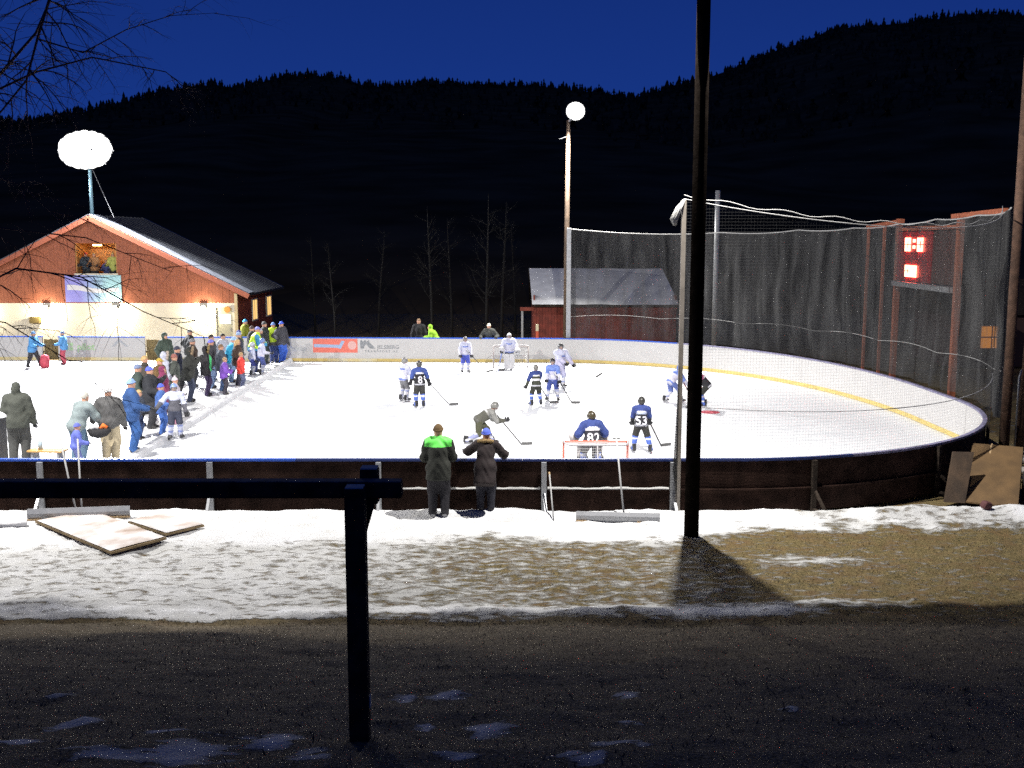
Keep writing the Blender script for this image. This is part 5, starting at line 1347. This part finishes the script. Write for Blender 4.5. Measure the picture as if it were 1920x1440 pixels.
# ------------------------------------------------------------------ things by the near boards
def scraper(cx, cy, L_, rot, label, handles, scoop=.20, col=(.50, .51, .52)):
    s_ = empty('snow_pusher', (cx, cy, gz(cx, cy)+.0), R(rot), label, 'snow pusher', 'snow pushers by the near boards')
    mb = MB(); prof = [(-.02, 0), (.02, .01), (.05, .06), (.055, .13), (.02, scoop), (.008, scoop), (.040, .13), (.034, .065), (.006, .022), (-.02, .012)]
    mb.prism([(-a, b) for a, b in prof], 'x', -L_/2, L_/2)
    mb.build('blade', mat('aluminium_blade', col, .42, var=.12, vscale=5, metal=.35), s_)
    MB().box(-L_/2, -L_/2+.25, -.075, -.052, .0, .035).build('wear_strip', M_TIMBER, s_); MB().box(L_/2-.42, L_/2, -.075, -.052, .0, .035).build('wear_strip', M_TIMBER, s_)
    for (x0, dx, dy, hh, tbar) in handles:
        MB().tube([(x0, .02, .08), (x0+dx*.5, dy*.5+.01, hh*.5), (x0+dx, dy, hh)], .017, 8).build('handle', mat('handle_grey', (.42, .42, .41), .6), s_, True)
        if tbar: MB().tube([(x0+dx-.07, dy, hh), (x0+dx+.07, dy, hh)], .014, 8).build('grip', mat('grip_dark', (.12, .12, .12), .6), s_, True)
    return s_
scraper(1.98, 19.22, 1.56, -6, 'wide aluminium snow pusher with T handle leaning on the near boards', [(.12, -.17, .62, 1.52-gz(2, 19.2), True)])
scraper(-8.12, 19.30, 1.84, 8, 'wide aluminium snow pusher with two long handles at the left boards', [(-.05, -.40, .60, 1.55, False), (.04, -.14, .55, 1.42, False)], .22, (.60, .61, .62))
t = empty('broom_stick', (.78, 19.25, gz(.78, 19.25)), 0, 'thin pale stick leaning beside a board post', 'stick')
MB().tube([(0, 0, 0), (-.06, .62, .74)], .014, 8).build('shaft', mat('handle_grey', (.42, .42, .41), .6), t, True)
MB().tube([(-.057, .60, .70), (-.064, .65, .78)], .018, 8).build('grip', M_TIMBER, t, True)
# snow covered plywood sheets
def snow_sheet(name, corners, label, th=.006):
    z0 = max(gz(a, b) for a, b in corners)+.02
    o = empty(name, (corners[0][0], corners[0][1], z0), 0, label, 'plywood sheet', 'plywood sheets lying in the snow')
    c = [(a-corners[0][0], b-corners[0][1]) for a, b in corners]
    MB().prism(c, 'z', -.03, th).build('sheet', mat('wet_plywood', (.15, .105, .05), .8, var=.3), o)
    n = 26; V = []; F = []
    for j in range(n+1):
        for i in range(n+1):
            u, v = .015+i/n*.97, .015+j/n*.97; x = (c[0][0]*(1-u)+c[1][0]*u)*(1-v)+(c[3][0]*(1-u)+c[2][0]*u)*v; y = (c[0][1]*(1-u)+c[1][1]*u)*(1-v)+(c[3][1]*(1-u)+c[2][1]*u)*v
            e = min(u, 1-u, v, 1-v); hh = .045*min(1, e*22)*(.45+.9*float(fbm(np.array([x*3.0+5]), np.array([y*3.0]), 3, 6)[0]))
            V.append((x, y, th+.002+hh))
    for j in range(n):
        for i in range(n): a = j*(n+1)+i; F.append((a, a+1, a+n+2, a+n+1))
    mesh_obj('snow_cover', V, F, M_SNOWD, o, smooth=True)
M_SNOWD = mat('snow_dirty', (.34, .25, .19), .85, bump=.8, bscale=14, vscale=1.6, col2=(.80, .80, .81))
snow_sheet('plywood_sheet', [(-8.80, 18.95), (-6.66, 16.98), (-6.02, 17.86), (-8.10, 19.75)], 'large snow covered plywood sheet lying at the lower left')
snow_sheet('plywood_sheet', [(-7.10, 18.98), (-6.12, 18.15), (-5.62, 18.75), (-6.6, 19.5)], 'smaller snow covered sheet beside the large plywood sheet')
ho = MB(); pts = [(-.75+.62*math.cos(a), .30*math.sin(a), .07+.10*max(0, math.sin(a*2))) for a in np.linspace(-.6, 4.4, 26)]
t = ho.tube([(.55, -.1, .05), (.2, -.22, .06)]+pts, .055, 9).build('hose', mat('frosted_hose', (.62, .62, .63), .8, var=.12, bump=.4), None, True, (-9.45, 18.95, gz(-9.45, 18.95))); tag(t, 'thick frosted white hose curled on the snow at the left edge', 'hose')
# bench and dark bin just inside the near left boards
b = empty('bench', (-10.75, 24.0, 0), R(-6), 'low orange brown wooden bench on the ice by the near boards', 'bench')
for q in range(3): MB().box(-.42, .42, -.16+q*.11, -.06+q*.11, .43, .465).build('seat_plank', mat('bench_wood', (.62, .36, .12), .6, var=.15), b)
for sx_ in (-.32, .32): MB().box(sx_-.025, sx_+.025, -.13, .15, 0, .43).build('leg', M_METAL, b)
bt = MB().tube([(0, 0, 0), (0, 0, .17), (0, 0, .2), (0, 0, .25)], [.05, .05, .025, .022], 12).build('bottle', mat('bottle_pale', (.40, .50, .55), .3), None, True, (-10.92, 24.02, .467)); tag(bt, 'pale blue drink bottle standing on the low bench', 'bottle')
bn2 = empty('bin', (-11.72, 23.45, 0), 0, 'black bin with a snowy lid cut by the left picture edge', 'bin')
MB().box(-.32, .20, -.25, .25, 0.0, 1.32).build('body', mat('bin_black', (.012, .012, .014), .5), bn2)
V, F = cap_shell(.36, .30, .14, lambda x, y, z: z > -.05, 16, 10); mesh_obj('snow_cap', [(a-.04, b_, c+1.32) for a, b_, c in V], F, M_SNOWP, bn2, smooth=True)

# ------------------------------------------------------------------ right hand end: ramp, planks, cabin
r = empty('plywood_ramp', (0, 0, 0), 0, 'brown plywood ramp leaning up to the curved right boards', 'ramp')
M_PLYB = mat('plywood_brown', (.115, .066, .024), .7, var=.25, vscale=3, bump=.2)
MB().bar((9.42, 20.75, .06), (10.20, 22.05, .98), .03, .03).build('edge_batten', M_TIMBER, r)
v = [(9.05, 20.78, .03), (9.98, 20.30, .03), (10.72, 21.75, .94), (9.86, 22.20, .94)]; v += [(a, b_, c+.03) for a, b_, c in v]
mesh_obj('sheet', v, [(0, 1, 2, 3), (7, 6, 5, 4), (0, 4, 5, 1), (1, 5, 6, 2), (2, 6, 7, 3), (3, 7, 4, 0)], M_PLYB, r)
v = [(9.98, 20.34, .0), (10.72, 21.80, .0), (10.70, 21.75, .92), (9.99, 20.36, .05)]
MB().add(v+[(a+.02, b_-.01, c) for a, b_, c in v], [(0, 1, 2, 3), (7, 6, 5, 4), (0, 4, 5, 1), (1, 5, 6, 2), (2, 6, 7, 3), (3, 7, 4, 0)]).build('side_board', M_DARKPLY, r)
v = [(8.72, 20.82, .03), (9.10, 20.74, .03), (9.42, 21.18, .98), (9.02, 21.24, .98)]; v += [(a+.01, b_-.03, c) for a, b_, c in v]
tag(mesh_obj('leaning_board', v, [(0, 1, 2, 3), (7, 6, 5, 4), (0, 4, 5, 1), (1, 5, 6, 2), (2, 6, 7, 3), (3, 7, 4, 0)], mat('old_board', (.05, .03, .016), .8, var=.4, vscale=4, bump=.4)), 'dark weathered board leaning on the right curve beside the ramp', 'board')
bx = MB().box(-.35, .5, -.3, .3, 0, .62).build('crate', mat('crate_dark', (.02, .018, .016), .8), None, False, (10.75, 20.75, 0)); tag(bx, 'dark wooden crate right of the ramp at the picture edge', 'crate')
v_ = MB().box(-.37, .52, -.32, .32, .622, .70).build('crate_lid', mat('lid_pale', (.30, .28, .25), .8), bx)
rs = random.Random(4)
for q in range(11):
    x0, y0 = 11.35+rs.uniform(-.3, .5), 23.2+rs.uniform(-.5, 1.6); a = rs.uniform(-.5, .35)+(.2 if q % 2 else -.1); l = rs.uniform(1.1, 2.0)
    o = MB().box(-l/2, l/2, -.06, .06, -.016, .016).build('loose_plank', mat('plank_grey%d' % (q % 3), ((.22, .23, .24), (.16, .13, .10), (.40, .38, .35))[q % 3], .8, var=.2), None, False, (x0, y0, .05+q*.034)); o.rotation_euler = (0, rs.uniform(-.04, .04), a)
    tag(o, '%s weathered loose plank %s in the pile beyond the right curve' % (('grey', 'brown', 'pale')[q % 3], ('at the bottom', 'low down', 'near the top', 'on top')[q//3]), 'plank', 'loose planks piled right of the rink')
st = MB().box(-.1, .1, -.08, .08, 0, .16).build('stone', mat('red_stone', (.10, .035, .035), .8), None, False, (9.0, 19.6, gz(9, 19.6))); st.rotation_euler = (.2, .3, .4); tag(st, 'small dark red lump lying on the snow before the ramp', 'stone'); bv = st.modifiers.new('b', 'BEVEL'); bv.width = .05; bv.segments = 2
cb = empty('cabin', (20.3, 44, 0), 0, 'dark cabin with one orange lit window at far right', 'cabin')
MB().box(-2.0, 4, 0, 4, 0, 2.3).build('wall', mat('cabin_wall', (.05, .025, .02), .8), cb)
MB().prism([(-.4, 2.2), (4.4, 2.2), (2, 3.6)], 'x', -2.3, 4.3).build('roof', M_DARKWOOD, cb)
w = MB().box(-.75, .25, -.04, -.001, .75, 1.75).build('window', mat('cabin_trim', (.3, .12, .05), .7), cb)
for a, b_ in ((-.70, -.28), (-.22, .20)):
    for c, d in ((.80, 1.22), (1.28, 1.70)): MB().box(a, b_, -.06, -.042, c, d).build('pane', mat('orange_pane', (.8, .4, .1), .5, emit=(1, .36, .05), estr=.55), w)

# ------------------------------------------------------------------ hand rail in the foreground
fr = empty('hand_rail', (0, 5.85, base_z(0, 5.85)), 0, 'dark wooden hand rail on a square post close to the camera', 'hand rail'); fr.location = (0, 0, 0)
zb = float(base_z(np.array(-.89), np.array(5.85)))
pst = MB().box(-.945, -.832, 5.79, 5.90, zb-.1, 3.885).build('post', M_DARKWOOD, fr); bv = pst.modifiers.new('b', 'BEVEL'); bv.width = .008; bv.segments = 2
ps2 = MB().box(-.89, -.785, 6.03, 6.13, 3.74, 3.945).build('rail_block', M_DARKWOOD, fr); bv = ps2.modifiers.new('b', 'BEVEL'); bv.width = .008; bv.segments = 2
rl = MB().bar((-9.5, 5.968, 3.847), (-.635, 5.968, 3.847), .10, .092).build('rail', M_DARKWOOD, fr); bv = rl.modifiers.new('b', 'BEVEL'); bv.width = .01; bv.segments = 2
for x0 in (-3.95, -7.0):
    for y0, y1 in ((5.79, 5.90), (6.03, 6.15)): MB().box(x0-.05, x0+.06, y0, y1, 1.9, 3.885).build('post', M_DARKWOOD, fr)
MB().bar((-.80, 6.0, 3.84), (-.885, 6.0, 3.55), .05, .05).build('brace', M_DARKWOOD, fr)
for a in ((-.94, -.84, 5.80, 5.89, 3.887, 3.894), (-.885, -.79, 6.035, 6.125, 3.947, 3.954)): MB().box(*a).build('frost_cap', mat('thin_frost', (.45, .46, .48), .9), fr)
MB().box(-9.5, -.64, 5.93, 6.01, 3.8945, 3.900).build('frost_line', mat("rail_frost", (.10, .10, .11), .9, var=.6, vscale=14), fr)
pl = MB().box(-.829, -.823, 5.82, 5.86, 2.58, 2.65).build('plate', mat('small_plate', (.5, .5, .48), .5), fr)

# ------------------------------------------------------------------ bare trees
M_BARK = mat('birch_bark', (.10, .075, .065), .9, var=.4, vscale=6); M_TWIG = mat('twig_bark', (.075, .04, .035), .9); M_BARKF = mat('aspen_bark', (.0055, .005, .0048), .9, var=.5, vscale=3)
def grow(mb, p, d, length, rad, depth, rs, droop, n=5, out=None):
    pts = [Vector(p)]; d = Vector(d).normalized(); rr = [rad]
    for i in range(n):
        d = (d+Vector((rs.uniform(-.22, .22), rs.uniform(-.22, .22), rs.uniform(-.16, .16)-droop*(i/n)))).normalized(); pts.append(pts[-1]+d*length/n); rr.append(rad*(1-.72*(i+1)/n))
    mb.tube(pts, rr, 6 if rad > .012 else 4, cap=False)
    if depth <= 0: return
    for i in range(1, n+1):
        for q in range(2 if depth > 1 else rs.choice((1, 2, 2))):
            dd = (d*.55+Vector((rs.uniform(-1, 1), rs.uniform(-1, 1), rs.uniform(-.65, .55)-droop*.6))).normalized()
            grow(mb, pts[i], dd, length*rs.uniform(.34, .58), rr[i]*.62, depth-1, rs, droop*1.5, n, out)
def branch(mb, pts, rad, rs, depth=2, droop=.16, twig=.9):
    rad *= .72
    pts = [Vector(p) for p in pts]; n = len(pts); rr = [rad*(1-.8*i/(n-1)) for i in range(n)]; mb.tube(pts, rr, 7, cap=False)
    for i in range(1, n):
        for q in range(4):
            d0 = (pts[i]-pts[i-1]).normalized(); t = rs.random(); p = pts[i-1].lerp(pts[i], t)
            dd = (d0*.6+Vector((rs.uniform(-.7, .9), rs.uniform(-.8, .8), rs.uniform(-.9, .5)))).normalized()
            grow(mb, p, dd, twig*rs.uniform(.6, 1.3), rr[i]*.6+.0025, depth-1, rs, droop, 5)
bt_ = empty('birch_tree', (-8.6, 12.2, 0), 0, 'bare drooping birch reaching in from the upper left', 'tree'); rs = random.Random(12)
MB().tube([(0, 0, -.3), (.05, 0, 2.5), (.0, .1, 5.5), (.12, .1, 8.5), (.1, 0, 11)], [.17, .15, .12, .08, .03], 12).build('trunk', M_BARK, bt_, True)
mb = MB()
branch(mb, [(.05, .05, 6.6), (.9, -.1, 7.2), (1.7, -.1, 7.55), (2.5, 0, 7.35), (3.1, 0, 7.0)], .045, rs)
branch(mb, [(.0, .1, 5.0), (1.2, .0, 5.75), (2.2, .1, 6.5), (3.2, .2, 7.6), (3.7, .2, 8.6)], .05, rs)
branch(mb, [(2.6, .15, 6.9), (3.2, .1, 7.15), (3.9, 0, 7.3), (4.7, .05, 7.15), (5.0, .1, 6.9)], .020, rs, 2, .2, .55)
branch(mb, [(.05, .1, 7.6), (1.2, .2, 8.3), (2.4, .2, 8.4), (3.6, .2, 8.0)], .04, rs)
branch(mb, [(.05, .0, 3.7), (1.1, -.1, 4.15), (2.1, -.05, 4.55), (2.9, 0, 4.95), (3.6, .1, 4.85), (4.3, .1, 4.45), (5.0, .1, 4.15)], .026, rs, 2, .2, .9)
branch(mb, [(.05, .0, 4.6), (1.3, .2, 5.2), (2.3, .3, 5.45), (3.6, .3, 5.3), (4.6, .3, 4.9)], .024, rs, 2, .3, .8)
branch(mb, [(.05, .0, 4.2), (1.3, .2, 4.6), (2.6, .3, 4.3), (3.4, .3, 3.8), (3.9, .3, 3.3)], .018, rs, 2, .3, .6)
branch(mb, [(.05, .0, 5.6), (1.0, .2, 6.0), (2.0, .4, 6.2), (2.9, .3, 5.9), (3.4, .3, 5.4)], .030, rs, 2, .25, .7)
branch(mb, [(4.0, .0, 9.6), (3.65, .0, 8.6), (3.47, .0, 7.95), (3.3, .0, 7.5), (3.15, .0, 7.05), (2.7, .0, 6.55), (2.0, 0, 6.2), (.05, .1, 5.6)], .030, rs, 2, .1, .8)
branch(mb, [(3.3, 0, 7.5), (3.8, .0, 7.35), (4.3, .0, 7.6), (4.8, .0, 7.75), (5.3, .1, 7.8)], .014, rs, 2, .15, .5)
c_ = mb.build('crown', M_TWIG, bt_)
def back_tree(x, y, h, seed, label):
    rs = random.Random(seed); t = empty('bare_tree', (x, y, 0), 0, label, 'tree', 'bare trees behind the rink')
    mt = MB(); k_ = rs.uniform(-.4, .4); pts = [(0, 0, -.2), (k_*.2, 0, h*.3), (k_*.6, 0, h*.6), (k_, .1, h*.85), (k_*1.1, .1, h)]; rr = [h*.012, h*.010, h*.007, h*.004, h*.0015]
    mt.tube(pts, rr, 8); mt.build('trunk', M_BARKF, t, True)
    mc = MB()
    for i in range(16):
        u = rs.uniform(.22, .97); zz = h*u; a = rs.uniform(0, 6.28)
        grow(mc, (k_*u*u, 0, zz), (math.cos(a), math.sin(a), rs.uniform(.5, 1.3)), h*.24*(1.15-u*.8), h*.0035*(1.1-u*.6), 1, rs, -.05, 5)
    mc.build('crown', M_BARKF, t)
for args in ((-9.2, 55, 5.0, 1, 'bare tree just right of the barn'), (-7.3, 57.5, 5.8, 2, 'slender bare tree left of the bareheaded man behind the boards'), (-4.1, 54.5, 7.0, 3, 'bare tree with pale trunk behind the bareheaded man'), (-3.2, 56.5, 6.4, 4, 'bare tree behind the lime green hood'), (-1.3, 54.0, 7.6, 5, 'pale bare tree left of the pale capped man'), (-.55, 54.8, 7.2, 6, 'pale bare tree right behind the pale capped man'), (-11.2, 60, 5.5, 7, 'bare tree behind the barn side wall'), (.2, 60, 6.2, 8, 'bare tree left of the red shed')): back_tree(*args)
